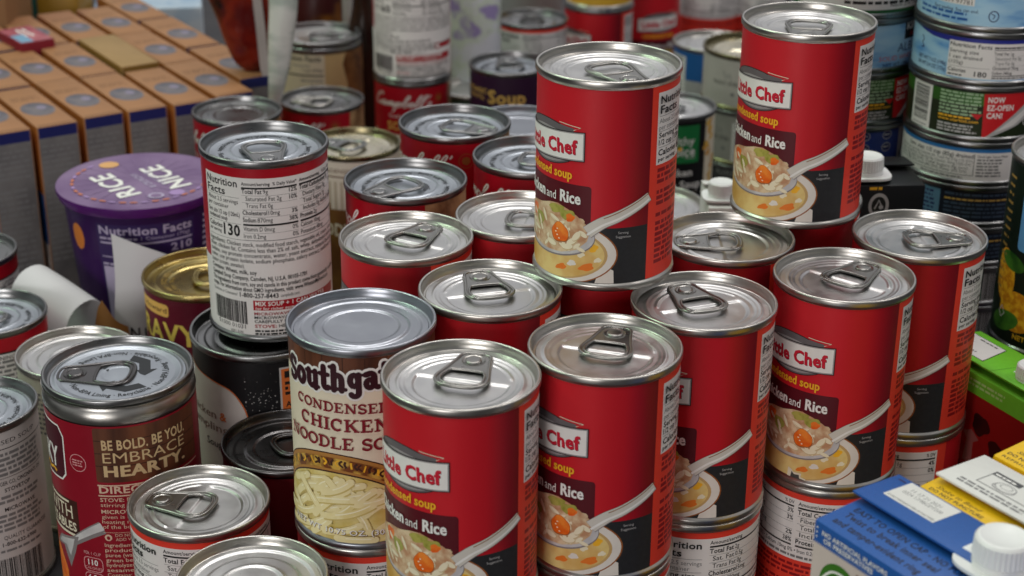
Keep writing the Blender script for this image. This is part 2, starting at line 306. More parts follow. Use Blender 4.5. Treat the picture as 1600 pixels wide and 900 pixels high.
# ---------------------------------------------------------------- lids and pull tabs
LIDS={}
def smooth01(x): x=max(0,min(1,x)); return x*x*(3-2*x)
def lid_mesh(kind,R):
    k=(kind,R)
    if k in LIDS: return LIDS[k]
    q=R/34
    rim,pan={'d':(tin,tin_panel),'print':(tin_grey,print_panel),'ring':(tin_blue,tin_blue),'dull':(tin_grey,tin_grey),'dark':(tin_dark,tin_dark),'gold':(gold,gold),'cream':(olive_tin,cream_tin),'rings':(tin,tin_panel),'big':(tin_grey,tin_panel),'arrows':(tin_grey,print_panel)}[kind]
    bm=bmesh.new()
    rimp=[(33.2,-4.2),(33.5,-3.4),(33.95,-3.0),(34,-2.4),(33.98,-.9),(33.8,-.35),(33.4,-.05),(33.0,0),(32.65,-.12),(32.4,-.5),(32.2,-2.2),(31.9,-4.3),(31.3,-4.9),(30.6,-4.9),(30.2,-4.3)]
    deep={'print':1.2,'arrows':.8}.get(kind,1.0)
    lathe(bm,[(r*q,z*deep*q if z<-1.2 and r<32.5 else z) for r,z in rimp],128,0)
    zb=-4.3*deep*q
    D=lambda a,b,x: smooth01((x-a)/(b-a))
    def h(x,y):
        x/=q;y/=q;r=math.hypot(x,y); z=0
        if kind in('d','cream','gold'):
            z-= .75*(D(25.0,26.3,r)-1)*-1*1.0 if False else 0
            z+= .55*math.exp(-((r-26.6)/.75)**2)
            z-= .45*(1-D(23.3,24.6,r))
            # D-shaped pressed field away from the rivet, its straight side under the ring
            e=max(r-20.6,(y-3.0)); z-= .75*(1-D(-.9,.5,e))
            # short raised ribs either side of the rivet
            z+= .5*math.exp(-((r-21.5)/.7)**2)*(1 if y>8 else 0)
        elif kind in('print','arrows','big'):
            z+= .5*math.exp(-((r-28)/.7)**2)-.35*(1-D(25.6,26.4,r))
            if kind!='arrows': z+= .5*math.exp(-((r-17.4)/.6)**2)
            z-= .5*(1-D(11.5,13,r)) if kind!='arrows' else .25*(1-D(7,8,r))
        elif kind in('ring','dull','dark','rings'):
            z-= .6*(1-D(26.4,28.0,r)); z+= .9*(1-D(20.6,22.6,r)); z-= (.7 if kind!='rings' else 0)*(1-D(16.5,18,r))
            z+= (.6*math.exp(-((r-14)/1)**2) if kind=='rings' else 0)
        return z*q
    rad=[30.2]+[30-.55*i for i in range(54)]; n=128; prev=None
    for r in rad:
        if r<.4: break
        ring=[bm.verts.new((r*q*math.sin(2*PI*j/n),-r*q*math.cos(2*PI*j/n),zb+h(r*q*math.sin(2*PI*j/n),-r*q*math.cos(2*PI*j/n)))) for j in range(n)]
        if prev:
            for j in range(n): f=bm.faces.new((prev[j],prev[(j+1)%n],ring[(j+1)%n],ring[j])); f.material_index=1
        prev=ring
    f=bm.faces.new(prev); f.material_index=1
    mats=[rim,pan]
    # print on the panel
    F=Flat()
    INK=ink('lid_print',(34,36,40))
    def circ(txt,r,cap,a0,span,flip=False,bold=.03):
        vs,fs=glyphs(txt,bold); x0=min(p[0] for p in vs); x1=max(p[0] for p in vs); o=[]
        for x,y in vs:
            t=R_(a0)+(x-x0)/(x1-x0)*R_(span); rr=r+( -1)*(y/CAP*cap); o.append((rr*math.sin(t),-rr*math.cos(t)))
        F.add(o,fs,m_ if False else INK,0)
    if kind in('print','arrows','gold'):
        if kind=='gold': INK=ink('gold_print',(140,112,52))
        r0=22.6 if kind=='arrows' else 24.0
        for a in (-150,-30,90): circ('Non-BPA Lining · Recyclable ·' if kind!='gold' else 'KEEP COOL · OPEN WITH CARE ·',r0,2.9,a,116)
        if kind=='gold':
            for a in (-140,-20,100): circ('PULL TAB TO OPEN',19.5,2.0,a,100)
    if kind=='arrows':
        for a in (0,120,240):
            p=[]
            for x,y in ((-7.5,9.5),(1.2,9.5),(6.6,3.2),(8.6,4.9),(8.2,-2.2),(1.2,-2.0),(3.1,.4),(-.9,5.0),(-5.8,5.0)):
                x*=1.15;y*=1.15;x+=1.8;y+=7.6;t=R_(a);p.append((x*math.cos(t)-y*math.sin(t),x*math.sin(t)+y*math.cos(t)))
            F.poly(p,INK,0)
    if kind=='print':
        for a in (-60,60,180):
            F.stroke([((11.5+1.2*(k==0))*math.sin(R_(a+k*9)),-(11.5)*math.cos(R_(a+k*9))) for k in range(7)],4.2,ink('lid_print2',(66,68,74)),0,w1=1.5)
    def place(u,v,off): return (u*q,v*q,zb+h(u*q,v*q)+.05+off)
    bake(F,place,0,mats,bm)
    LIDS[k]=finish(bm,'lid_'+kind,mats,True,50); return LIDS[k]
TABS={}
def tube(bm,pts,r,closed=True,n=8,mi=0):
    N=len(pts); rings=[]
    for i in range(N):
        p=Vector(pts[i]); a=Vector(pts[(i-1)%N] if closed else pts[max(0,i-1)]); b=Vector(pts[(i+1)%N] if closed else pts[min(N-1,i+1)])
        t=(b-a).normalized(); s=t.cross(Vector((0,0,1)));
        if s.length<1e-4: s=t.cross(Vector((0,1,0)))
        s.normalize(); w=s.cross(t)
        rr=r(i/(N-1)) if callable(r) else r
        rings.append([bm.verts.new(p+rr*(math.cos(2*PI*k/n)*s+math.sin(2*PI*k/n)*w)) for k in range(n)])
    for i in range(N if closed else N-1):
        j=(i+1)%N
        for k in range(n): f=bm.faces.new((rings[i][k],rings[i][(k+1)%n],rings[j][(k+1)%n],rings[j][k])); f.material_index=mi
    if not closed:
        bm.faces.new(rings[0][::-1]); bm.faces.new(rings[-1])
def plate(bm,outer,holes,z0,z1,mi=0):
    es=[]
    def loop(P,z):
        v=[bm.verts.new((x,y,z(x,y) if callable(z) else z)) for x,y in P]; return v,[bm.edges.new((v[i],v[(i+1)%len(v)])) for i in range(len(v))]
    tops=[];bots=[]
    for z,store in ((z1,tops),(z0,bots)):
        E_=[]
        for P in [outer]+holes:
            v,e_=loop(P,z); store.append(v); E_+=e_
        r=bmesh.ops.triangle_fill(bm,use_beauty=True,use_dissolve=False,edges=E_)
        for g in r['geom']:
            if isinstance(g,bmesh.types.BMFace): g.material_index=mi
    for a,b in zip(tops,bots):
        for i in range(len(a)):
            j=(i+1)%len(a); f=bm.faces.new((a[i],b[i],b[j],a[j])); f.material_index=mi
    bmesh.ops.recalc_face_normals(bm,faces=bm.faces[:])
def tab_mesh(kind,q):
    k=(kind,q)
    if k in TABS: return TABS[k]
    m={'d':tin_tab,'print':tin_grey,'dark':tin_dark,'gold':gold,'cream':tin_grey,'big':tin_grey,'arrows':tin_dark}.get(kind,tin)
    bm=bmesh.new()
    o=[(0,26.8),(4.2,26.3),(6.8,24.4),(7.9,19),(9.6,11),(11.6,3),(11.6,-2),(8.8,-5.9),(4.5,-7.3),(0,-7.6)]
    o=o+[(-x,y) for x,y in o[-2:0:-1]]; o=cr(o,True,4)
    hol=[(0,9.4),(5.2,9.1),(7.2,8.2),(8.9,3),(8.5,-1.8),(5.4,-4.5),(0,-5.1)]; hol=hol+[(-x,y) for x,y in hol[-2:0:-1]]; hol=cr(hol,True,4)
    zt=lambda x,y:.6+max(0,(18-y))*.022
    plate(bm,[(x*.97,y*.985) for x,y in o],[hol],lambda x,y:zt(x,y)-.35,lambda x,y:zt(x,y)+.15)
    tube(bm,[(x*.95,y*.97+.3,zt(x,y)) for x,y in o],.84,True,8)
    tube(bm,[(x*1.05,y*1.03,zt(x,y)) for x,y in hol],.7,True,8)
    # rivet with pressed ring and spine
    n=24
    rv=[bm.verts.new((0,0,0))]
    lathe_at=lambda prof,cy: [[bm.verts.new((r*math.sin(2*PI*j/n),cy-r*math.cos(2*PI*j/n),z)) for j in range(n)] for r,z in prof]
    rg=lathe_at([(5.2,zt(0,18)+.1),(4.9,zt(0,18)+.55),(4.3,zt(0,18)+.3),(3.7,zt(0,18)+.25),(3.5,zt(0,18)+.8),(2.6,zt(0,18)+1.0),(.5,zt(0,18)+.95)],19)
    for a,b in zip(rg,rg[1:]):
        for j in range(n): bm.faces.new((a[j],a[(j+1)%n],b[(j+1)%n],b[j]))
    bm.faces.new(rg[-1])
    rg=lathe_at([(4.0,-1.5),(4.0,.9)],19)
    for j in range(n): bm.faces.new((rg[0][j],rg[0][(j+1)%n],rg[1][(j+1)%n],rg[1][j]))
    bm.verts.remove(rv[0])
    bmesh.ops.scale(bm,vec=(q,q,q),verts=bm.verts)
    TABS[k]=finish(bm,'pull_tab',[m],True,60); return TABS[k]
SHELL={}
def shell_mesh(R,H,rim,neck):
    k=(R,H,rim,neck)
    if k in SHELL: return SHELL[k]
    q=R/34; bm=bmesh.new(); rl=33.0*q; rr=R
    b=[(.2,1.2),(rr-3,1.0),(rr-1.8,.05),(rr-1,0),(rr-.3,.25),(rr,.9),(rr,2.5),(rr-.15,3.0),(rl+.1,3.5),(rl-.25,4.2)]
    if neck: t=[(rl-.25,H-neck-.5),(rl+.15,H-neck),(rl+.45,H-neck*.82),(rl+.1,H-neck*.66),(rl-1.0,H-neck*.52),(rl-1.8,H-neck*.42),(rl-1.6,H-4.4),(rl-1.2,H-4)]
    else: t=[(rl-.25,H-4.4),(rl-.3,H-4.0)]
    lathe(bm,b,NSEG,0); lathe(bm,[b[-1]]+t+[(33.3*q,H-4.0)],NSEG,0)
    SHELL[k]=finish(bm,'can_shell',[rim],True,50); return SHELL[k]
LABELS={}
def label(kind,R,H,base,top=5.2,bot=4.6,neck=0,fn=None):
    k=(kind,R,H)
    if k not in LABELS:
        F=Flat()
        if fn: fn(F,R*33/34)
        F.items=[([(x,y+H) for x,y in v],f,m,o) for v,f,m,o in F.items]
        LABELS[k]=wrap_label('paper_label',F,R*33.1/34,bot,H-(neck+1 if neck else top),base)
    return LABELS[k]
def dg(R): return PI*R/180
def can(name,lab,cat,group,x,y,ztop,kind,rot,lid='d',tab=None,R=34,H=101.6,base=WH,fn=None,rim=None,neck=0,tilt=None,top=4.3,bot=4.1,tabkind=None):
    t=bpy.data.objects.new(name,None); C.objects.link(t); t.empty_display_size=.03
    t.location=(x*MM,y*MM,(ztop+TABLE-H)*MM); t.rotation_euler=(0,0,0)
    if tilt: t.rotation_euler=tilt
    t['label']=lab; t['category']=cat
    if group: t['group']=group
    r=R_(rot)
    link('body',shell_mesh(R,H,rim or tin_grey,neck),t,rot=(0,0,r))
    link('paper_label',label(kind,R,H,base,top,bot,neck,fn),t,rot=(0,0,r))
    ta=R_(tab if tab is not None else 0)
    link('lid',lid_mesh(lid,R if not neck else R-1.2),t,loc=(0,0,H*MM),rot=(0,0,ta))
    if tab is not None: link('pull_tab',tab_mesh(tabkind or lid,R/34),t,loc=(0,0,(H-4.3*R/34)*MM),rot=(0,0,ta))
    return t
#PART2
# ---------------------------------------------------------------- label artwork
BROTH=mix2('printed_broth',(206,160,78),(226,198,128),75,.36,.35,.65,3,(216,176,106)); CARROT=mix2('printed_carrot',(226,96,24),(240,138,52),120,.36)
CELERY=mix2('printed_celery',(142,142,56),(176,168,84),200,.36); CHICKEN=mix2('printed_chicken',(220,196,160),(188,140,104),170,.36); RICE=ink('rice',(234,222,192)); RICE2=ink('rice_shade',(204,180,138))
STEEL=mix2('printed_steel',(158,154,158),(212,208,206),60,.34,.3,.7); STEELD=ink('steel_shade',(132,124,124)); BOWLW=ink('bowl_white',(224,216,206)); RIMB=ink('bowl_rim',(150,88,40))
DISH=ink('dish_grey',(104,98,100)); DISHL=ink('dish_light',(158,152,152)); LOGO=ink('logo_red',(200,28,52)); LOGOS=ink('logo_shadow',(96,16,30))
def nf_panel(F,d,R,u0=0,top=-7.5,rows=None,red=False):
    F.rect(u0,top-34.4,u0+187*d,top,WH,2)
    L=u0+2*d
    F.text('Nutrition',L,-12.7,3.5,K_,40*d,4,.03); F.text('Facts',L,-17.4,3.7,K_,24*d,4,.03)
    F.rect(L,-18.9,L+41*d,-18.7,GRY,3)
    F.text('About 2.5 servings',L,-22.2,2.3,GRY,41*d,3,0); F.text('per container',L,-25.3,2.3,GRY,31*d,3,0); F.rect(L,-26.2,L+41*d,-26,GRY,3)
    F.text('Serving size',L,-29.2,2.5,K_,36*d,3,.025); F.text('1/2 cup (120mL)',L,-32.6,2.5,K_,41*d,3,.02); F.rect(L,-33.8,L+41*d,-33.6,GRY,3)
    F.text('Calories',L,-37.6,2.9,K_,27*d,3,.03); F.text('60',L+30*d,-38.6,4.4,K_,11*d,3,.03); F.text('per serving',L,-40.4,1.8,K_,26*d,3,.025)
    for c0,w,rows in ((49*d,67*d,(('Total Fat ','2g','3%',0),('Sat. Fat ','0.5g','3%',1),('Trans Fat ','0g','',1),('Cholesterol ','5mg','2%',0),('Sodium ','890mg','38%',0))),
                      (120*d,65*d,(('Total Carb. ','11g','4%',0),('Fiber ','0g','0%',1),('Total Sugars ','1g','',1),('Incl. ','0g Added Sugars','0%',1),('Protein ','2g','',0)))):
        c0+=u0
        F.text('Amount/serving',c0,-10.6,1.9,K_,31*d,3,.02); F.text('% DV',c0+w,-10.6,1.9,K_,9*d,3,.02,'r'); F.rect(c0,-12.4,c0+w,-11.5,K_,3)
        for i,(a,b,p,ind) in enumerate(rows):
            y=-15.6-i*4.15; x=c0+ind*3*d; bw=len(a)*1.28
            F.text(a,x,y,2.5,K_,bw,3,0 if ind else .03); F.text(b,x+bw+.7,y,2.4,K_,None,3,0,xs=.86)
            if p: F.text(p,c0+w,y,2.4,K_,None,3,.025,'r',xs=.85)
            F.rect(c0,y-1.15,c0+w,y-1.0,GRY,3)
        F.rect(c0,-34.2,c0+w,-33.5,K_,3)
    F.text('Vitamin D 0mcg 0% • Calcium 10mg 0% • Iron 0.2mg 0% • Potassium 40mg 0%',u0+49*d,-37.4,2.1,K_,136*d,3,0)
    F.greek(u0+49*d,-40.4,130*d,1,1.9,GRY,3,.7)
def chef(F,R):
    d=dg(R); U=lambda a:a*d
    F.rect(U(-6.3),-99,U(197),0,STRIP,1)
    nf_panel(F,d,R)
    for v,n,sd in ((-45.6,3,1),(-56.2,3,2),(-67.4,1,3),(-71.6,8,4)):
        F.greek(U(2),v,U(34),n,2.75,STRIPT,2,.66,sd,.2)
        F.greek(U(52),v,U(130),n,2.75,STRIPT,2,.55,sd+9,.1)
    # pictured bowl and spoon
    F.poly([(U(-163),-97.6),(U(-6.3),-97.6),(U(-6.3),-69.6),(U(-41),-69.9),(U(-100),-66),(U(-163),-69)],CHAR,1)
    F.poly([(U(-50),-97.5),(U(-34.5),-97.5),(U(-35),-91),(U(-45),-88)],BOWLW,1)
    F.ell(U(-95),-83.2,U(63.3),17.6,RIMB,2,48); F.ell(U(-95),-83.2,U(62),17.0,BOWLW,2,48)
    F.ell(U(-96.5),-83.6,U(56.5),14.8,ink('broth_edge',(196,160,104)),2,48); F.ell(U(-97),-83.7,U(54.5),14.0,BROTH,2,48)
    for x,y,a,b,m in ((-52,-80,5,3,YEL),(-57,-90,8,2.6,ORG),(-62,-84,4,2,RICE),(-70,-89,5,2,BOWLW),(-48,-86,4,1.6,RICE),(-80,-92,7,2,ORG)): F.ell(U(x),y,U(a)*.8,b*.7,m,2,20,.3,.14)
    F.ell(U(-96),-75.6,U(45.5),11.6,STEELD,3,44); F.ell(U(-96),-75.2,U(45),11.2,STEEL,3,44)
    F.poly([(U(a),b) for a,b in ((-140,-74),(-132,-68),(-117,-64.6),(-104,-63.4),(-93,-61.4),(-84,-60.8),(-74,-62.6),(-66,-65),(-58,-68.8),(-54.6,-72),(-57,-77),(-66,-82),(-80,-84.6),(-97,-85.2),(-116,-84),(-132,-80))],CHICKEN,3)
    r=random.Random(5)
    for x,y,a,b,m in ((-86,-63.6,8,2.2,CELERY),(-75,-65.4,7,2.4,CELERY),(-107,-72,6,3.6,CELERY),(-118,-69,6,3,CARROT),(-66,-69.5,7,3.8,CHICKEN),(-72,-66.6,4,2,CARROT),(-94,-69,5,3,CHICKEN)): F.ell(U(x),y,U(a),b,m,3,20,r.uniform(-.5,.5),.12)
    for i in range(26):
        x=r.uniform(-128,-60); y=-75-7*math.sin(r.uniform(-1.2,1.4)); w=r.uniform(2,3.4); ro=r.uniform(-1.2,1.2)
        F.ell(U(x)+.2,y-.25,w,.95,RICE2,3,14,ro); F.ell(U(x),y,w,.85,RICE,3,14,ro)
    F.ell(U(-81.5),-75.1,U(8.8),5.0,RIMB,3,26,.2,.06); F.ell(U(-81.5),-74.9,U(8.4),4.7,CARROT,3,26,.2,.06); F.poly([(U(-72),-70),(U(-63),-66.8),(U(-57),-70),(U(-58),-75.5),(U(-65),-78),(U(-71),-75)],CHICKEN,3); F.poly([(U(-108),-79),(U(-99),-76),(U(-95),-80),(U(-100),-83.6),(U(-108),-83)],CHICKEN,3); F.ell(U(-60.5),-73.6,2.4,1.2,RICE,3,14,-.6)
    for x,y in ((-84,-76.5),(-85.5,-75),(-82,-78),(-84,-73.5)): F.ell(U(x),y,.5,.35,RICE,3,8)
    for x,y,ro in ((-70,-78,.6),(-74,-81,.2),(-66,-75,.9),(-90,-81,-.2)): F.ell(U(x)+.2,y-.3,3.1,1.5,RICE2,3,16,ro); F.ell(U(x),y,3,1.35,RICE,3,16,ro)
    P=[(-57,-72.4),(-51,-69.6),(-44,-66.9),(-34,-64.4),(-24,-61.6),(-14,-58.6),(-6.3,-56)]
    F.stroke([(U(a),b) for a,b in P],6.4,STEELD,3,True,4.8); F.stroke([(U(a),b+.1) for a,b in P],5.9,ink('handle',(206,200,190)),3,True,4.3)
    F.stroke([(U(a),b-1.2) for a,b in P],1.1,WHT,3,True,.9); F.stroke([(U(a),b+1.9) for a,b in P[2:]],.5,ink('handle_line',(150,112,84)),3)
    F.text('Serving',U(-28),-72.6,1.15,LGRY,None,3,0,'c'); F.text('Suggestion',U(-28),-74.6,1.15,LGRY,None,3,0,'c')
    # dish, sign and words
    F.ell(U(-100),-32,U(37.2),10.6,K_,2,44); F.ell(U(-100),-32,U(36.6),10.2,DISH,2,44); F.ell(U(-100),-33.2,U(33),8.2,DISHL,2,44)
    F.poly([(U(-84),-22.6),(U(-70.5),-23.4),(U(-70.5),-26.5),(U(-84),-26.5)],DISH,2); F.stroke([(U(-84),-21.4),(U(-64.5),-22.6),(U(-70.5),-24.2)],.35,CREAM,3,False)
    pl=lambda g:[(U(-139)-g,-28.2+g),(U(-61.8)+g,-25.2+g),(U(-61.8)+g,-37.8-g),(U(-139)-g,-40.6-g)]
    F.poly(pl(.75),K_,3); F.poly(pl(.35),DISHL,3); F.poly(pl(-.2),WHT,3)
    F.text('Little Chef',U(-132)+.35,-37.5,6.3,LOGOS,U(65.5),4,.05,rot=.055); [F.text('Little Chef',U(-132)+dx,-37.2,6.3,LOGO,U(65.5),4+k,.05,rot=.055) for k,dx in enumerate((-.16,.16))]
    [F.text('condensed soup',U(-71)+dx,-47.6,4.3,YEL,U(60),3+k,.03,'r') for k,dx in enumerate((-.08,.08))]
    F.rect(U(-151),-74,U(-54.5),-50.1,MAR,1,1.6)
    [F.text('Rice',U(-63.2)+dx,-59.2,5.5,WHT,U(18.4),3+k,.035,'r') for k,dx in enumerate((-.12,.12))]; F.text('and',U(-86.2),-59.2,4.3,WHT,U(11.2),3,.008,'r'); [F.text('Chicken',U(-99.5)+dx,-59.2,5.5,WHT,U(34.8),3+k,.035,'r') for k,dx in enumerate((-.12,.12))]
def torn(F,R):
    chef(F,R); d=dg(R);U=lambda a:a*d
    F.poly([(U(-93),-99),(U(-92.5),-92.6),(U(-89),-93.4),(U(-87.5),-94.4),(U(-80),-94.2),(U(-80.5),-96.2),(U(-76),-96.6),(U(-76),-99)],CREAM,11); F.poly([(U(-90),-99),(U(-89),-94.4),(U(-86.5),-95.6),(U(-82),-95.2),(U(-81.5),-97),(U(-77),-97.4),(U(-77),-99)],ink('bare_steel',(74,70,68)),12)
def soup_back(F,R,cal='130',pill=False):
    d=dg(R);U=lambda a:a*d
    F.rect(U(-180),-9.3,U(180),0,RED_C,1); F.rect(U(-118),-58,U(-57.5),0,RED_C,1); F.rect(U(98),-99,U(242),0,RED_C,1)
    L=U(-54.5); B=.028
    F.text('Nutrition',L,-14.6,3.9,K_,U(37),3,B); F.text('Facts',L,-19.6,3.9,K_,U(24),3,B); F.rect(L,-20.6,U(-16),-20.4,GRY,2)
    F.text('About 2.5 servings',L,-23.8,2.3,K_,U(37),3,0); F.text('per container',L,-27,2.3,K_,U(27),3,0)
    F.text('Serv. size 1/2 cup (120mL)',L,-30.8,2.3,K_,U(38),3,.015); F.text('condensed soup',L,-33.8,2.3,K_,U(25),3,.015); F.rect(L,-35,U(-16),-34.8,GRY,2)
    F.text('Calories',L,-38.6,2.6,K_,U(18.5),3,B); F.text('per serving',L,-41.3,1.9,K_,U(17),3,.015); F.text(cal,U(-34.5),-41.6,6.0,K_,U(17.5),3,.045)
    for c0,c1,rows in ((-13.5,37,(('Amount/serving','','% Daily Value*',0),('Total Fat','9g','12%',0),('Saturated Fat 2g','','10%',1),('Trans Fat 0g','','',1),('Cholesterol','10mg','3%',0),('Sodium','870mg','38%',0),('Vitamin D 0mcg','','0%',2),('Iron 0.2mg','','0%',2))),
                       (39.5,92,(('Amount/serving','','% Daily Value*',0),('Total Carbohydrate','9g','3%',0),('Dietary Fiber 0g','','0%',1),('Total Sugars 1g','','',1),('Includes 0g Added Sugars','','0%',1),('Protein','2g','',0),('Calcium 10mg','','0%',2),('Potassium 40mg','','0%',2)))):
        for i,(a,b,p,k) in enumerate(rows):
            y=(-13.2,-17.6,-21.5,-25.3,-29.2,-33.2,-38.2,-42.2)[i]; cap=1.7 if i==0 else 2.35
            x=U(c0)+(2 if k==1 else 0); w=len(a)*(1.06 if i==0 else 1.16)
            F.text(a,x,y,cap,K_,w,3,.025 if k==0 else 0)
            if b: F.text(b,x+w+.7,y,cap,K_,None,3,0,xs=.85)
            if p: F.text(p,U(c1),y,cap,K_,None,3,.02 if k!=2 else 0,'r',xs=.85)
            if i and i!=5: F.rect(U(c0),y-1.15,U(c1),y-1.0,GRY,2)
        F.rect(U(c0),-15.1,U(c1),-14.2,K_,3); F.rect(U(c0),-35.3,U(c1),-34.3,K_,3)
    F.rect(L,-43.6,U(92),-43.4,GRY,2)
    T=('Ingredients: Chicken stock, modified food starch, vegetable oil, cream, wheat','flour, chicken fat. Contains less than 2% of: salt, whey, dehydrated chicken,','isolate, soy protein concentrate, water, yeast extract, natural flavoring,','color, soy protein isolate, sodium phosphate, celery extract, sunflower oil,')
    for i,t in enumerate(T): F.text(t,L,-46.9-i*3.05,2.3,K_,U(143),3,0)
    F.text('butter (cream, annatto).',L,-59.2,2.3,K_,U(40),3,0)
    F.text('Contains: Wheat, milk, soy',L,-62.6,2.3,K_,U(51),3,.02); F.text('Campbell Soup Company, Camden, NJ, U.S.A. 00103-1701',L,-66,2.3,K_,U(98),3,.02)
    F.text('The ingredients from corn, soy and canola in this product come from genetically modified',L,-69.3,2.3,K_,U(142),3,.02); F.text('crops. For information about GMO ingredients, visit: www.WhatsinMyFood.com',L,-72.4,2.3,K_,U(128),3,.02)
    F.text('Questions or Comments?',L,-75.6,1.8,GRY,U(31),3,0); F.text('1-800-257-8443',U(-21),-75.8,2.5,K_,U(36),3,.025); F.text('campbells.com',U(17),-75.6,1.8,GRY,U(18),3,0)
    F.bars(U(-53),-91.5,U(-15),-78.4,K_,3,4); F.rect(U(-46),-94,U(-22),-91.2,WH,3); F.text('51000 01031',U(-49),-94.2,2.3,K_,U(32),4,0)
    F.text('1031-21N',U(-33),-97.2,1.5,K_,U(13),3,0); F.greek(U(-38),-99,U(24),1,1.3,GRY,3,.7)
    F.rect(U(-8.5),-83,U(84),-77.4,RED_C,2); F.text('MIX SOUP + 1 CAN WATER',U(-6.5),-80.3,2.4,WHT,U(72),3,.025); F.text('(or for richer soup 1 can milk)',U(-6.5),-82.6,1.6,WHT,U(58),3,.01)
    for i,(t,w) in enumerate((('MICROWAVE ONLY: POUR INTO A',88),('MICROWAVABLE BOWL, COVER, HEAT',90),('CAREFULLY REMOVE AND STIR.',70))): F.text(t,U(-8),-85.7-i*2.25,1.6,DRED if i==0 else K_,U(w),3,.02)
    F.text('STOVE:',U(-8),-93,1.8,RED_C,U(20),3,.025); F.text('HEAT, STIRRING OFTEN',U(14),-93,1.8,K_,U(58),3,.015)
    F.greek(U(-8),-95.4,U(86),2,1.7,K_,3,.6,7)
    if pill: F.rect(U(56),-72.5,U(92),-68.6,RED_C,3,1.5); F.ell(U(56),-70.6,3,2.7,RED_C,3,20); F.ell(U(56),-70.6,2,1.8,WH,4,18)
def soup_front(F,R):
    d=dg(R);U=lambda a:a*d
    script(F,U(-52),-21,10.4,WHT,3,U(98))
    F.text('Condensed',U(-20),-31,3,WHT,None,3,0); F.ell(U(60),-14.5,4.6,4.6,ink('medal',(140,84,40)),2,30); F.ell(U(60),-14.5,4.2,4.2,RED_C,2,30); F.ell(U(60),-14.5,2.6,2.6,ink('medal',(140,84,40)),2,24)
    P=mix2('printed_stew',(92,58,36),(176,140,100),70,.36,.35,.65,5); F.rect(U(84),-98,U(160),0,P,1)
    F.rect(U(-60),-98,U(60),-46,CREAM,1); F.text('SOUP',U(0),-42,7,GOLDI,None,3,.04,'c')
def noodle(F,R):
    d=dg(R);U=lambda a:a*d; r=random.Random(2)
    F.rect(U(-200),-17,U(160),0,WOOD,1); F.rect(U(-150),-99,U(-84),0,WOOD,1)
    for a in range(-180,160,17): F.rect(U(a),-17,U(a)+.35,0,ink('plank_gap',(48,28,20)),1)
    F.poly([(U(-82),-23)]+[(U(a),-17.2-1.6*math.sin(R_(a*3))) for a in range(-82,50,8)]+[(U(50),-30),(U(-82),-30)],CREAM,1)
    cv=lambda u:(u/d+20)*.045
    INKD=ink('slab_ink',(54,22,30))
    slab(F,'Southgate',U(-66),-20.6,11.6,WHT,U(104),2,.22,1.2,curve=cv); slab(F,'Southgate',U(-66),-20.6,11.6,INKD,U(104),3,.23,0,curve=cv)
    B=ink('slab_red',(128,26,40))
    slab(F,'CONDENSED',U(-54),-31.4,4.8,B,U(79),3,.19); slab(F,'CHICKEN',U(-50),-40.6,6.2,B,U(75),3,.19); slab(F,'NOODLE SOUP',U(-65),-49.7,5.8,B,U(108),3,.19)
    ORN=mix2('printed_glaze',(206,164,72),(116,62,30),160,.34,.42,.58,6); GL=ink('glaze_dark',(66,36,26)); GT=ink('glaze_tan',(176,122,60))
    F.ell(U(-20),-86,U(73),33.6,GL,1,64); F.ell(U(-20),-86,U(72),33,GT,1,64); F.ell(U(-20),-86.4,U(70),31.6,ORN,2,64)
    for k in range(46):
        a=R_(20+k*3.2); x,y=U(-20)+U(67)*math.cos(a),-86.4+29.6*math.sin(a)
        F.stroke([(x+r.uniform(-1,1),y+1.2),(x+r.uniform(-1.4,1.4),y-.3),(x+r.uniform(-1,1),y-2)],r.uniform(.5,1.2),GL if k%3 else YEL,2)
    F.ell(U(-20),-87,U(62.5),26.6,GT,2,60); F.ell(U(-20),-87.2,U(61),25.6,GL,2,60)
    YB=mix2('printed_yellow_broth',(204,178,92),(232,214,150),110,.34,.3,.7,5); NOD=ink('noodle',(232,216,164)); NODS=ink('noodle_shade',(200,176,106)); NODH=ink('noodle_light',(242,232,198))
    F.ell(U(-20),-87.4,U(60),25,YB,2,60)
    for i in range(34):
        x=r.uniform(-66,36); y=r.uniform(-97,-66); t=r.choice((.55,.35,.8,.65,-.9,.2)); L=r.uniform(6,13); bend=r.uniform(-2.6,2.6)
        P=[(U(x)+s*L*math.cos(t)-bend*s*s*math.sin(t),y+s*L*math.sin(t)*.9+bend*s*s) for s in(-1,-.75,-.5,-.25,0,.25,.5,.75,.95)]
        P=[(a,max(-95.8,b)) for a,b in P if ((a-U(-20))/U(56))**2+((b+87.4)/23)**2<1 ]
        if len(P)>2:
            F.stroke([(a+.3,b-.4) for a,b in P],3.9,NODS,3); F.stroke(P,3.4,NOD if i%3 else mix2('printed_noodle',(222,202,140),(236,222,172),130,.36),3); F.stroke([(a-.2,b+.5) for a,b in P[2:]],.6,NODH,3); F.ell(*P[0],1.65,1.65,NOD,3,12); F.ell(*P[-1],1.65,1.65,NOD,3,12)
    F.text('NET WT 10.75 OZ. (305g)',U(-63)+.25,-93.65,2.7,ink('net_shadow',(120,84,40)),U(92),8,.04); F.text('NET WT 10.75 OZ. (305g)',U(-63),-93.4,2.7,WHT,U(92),9,.02)
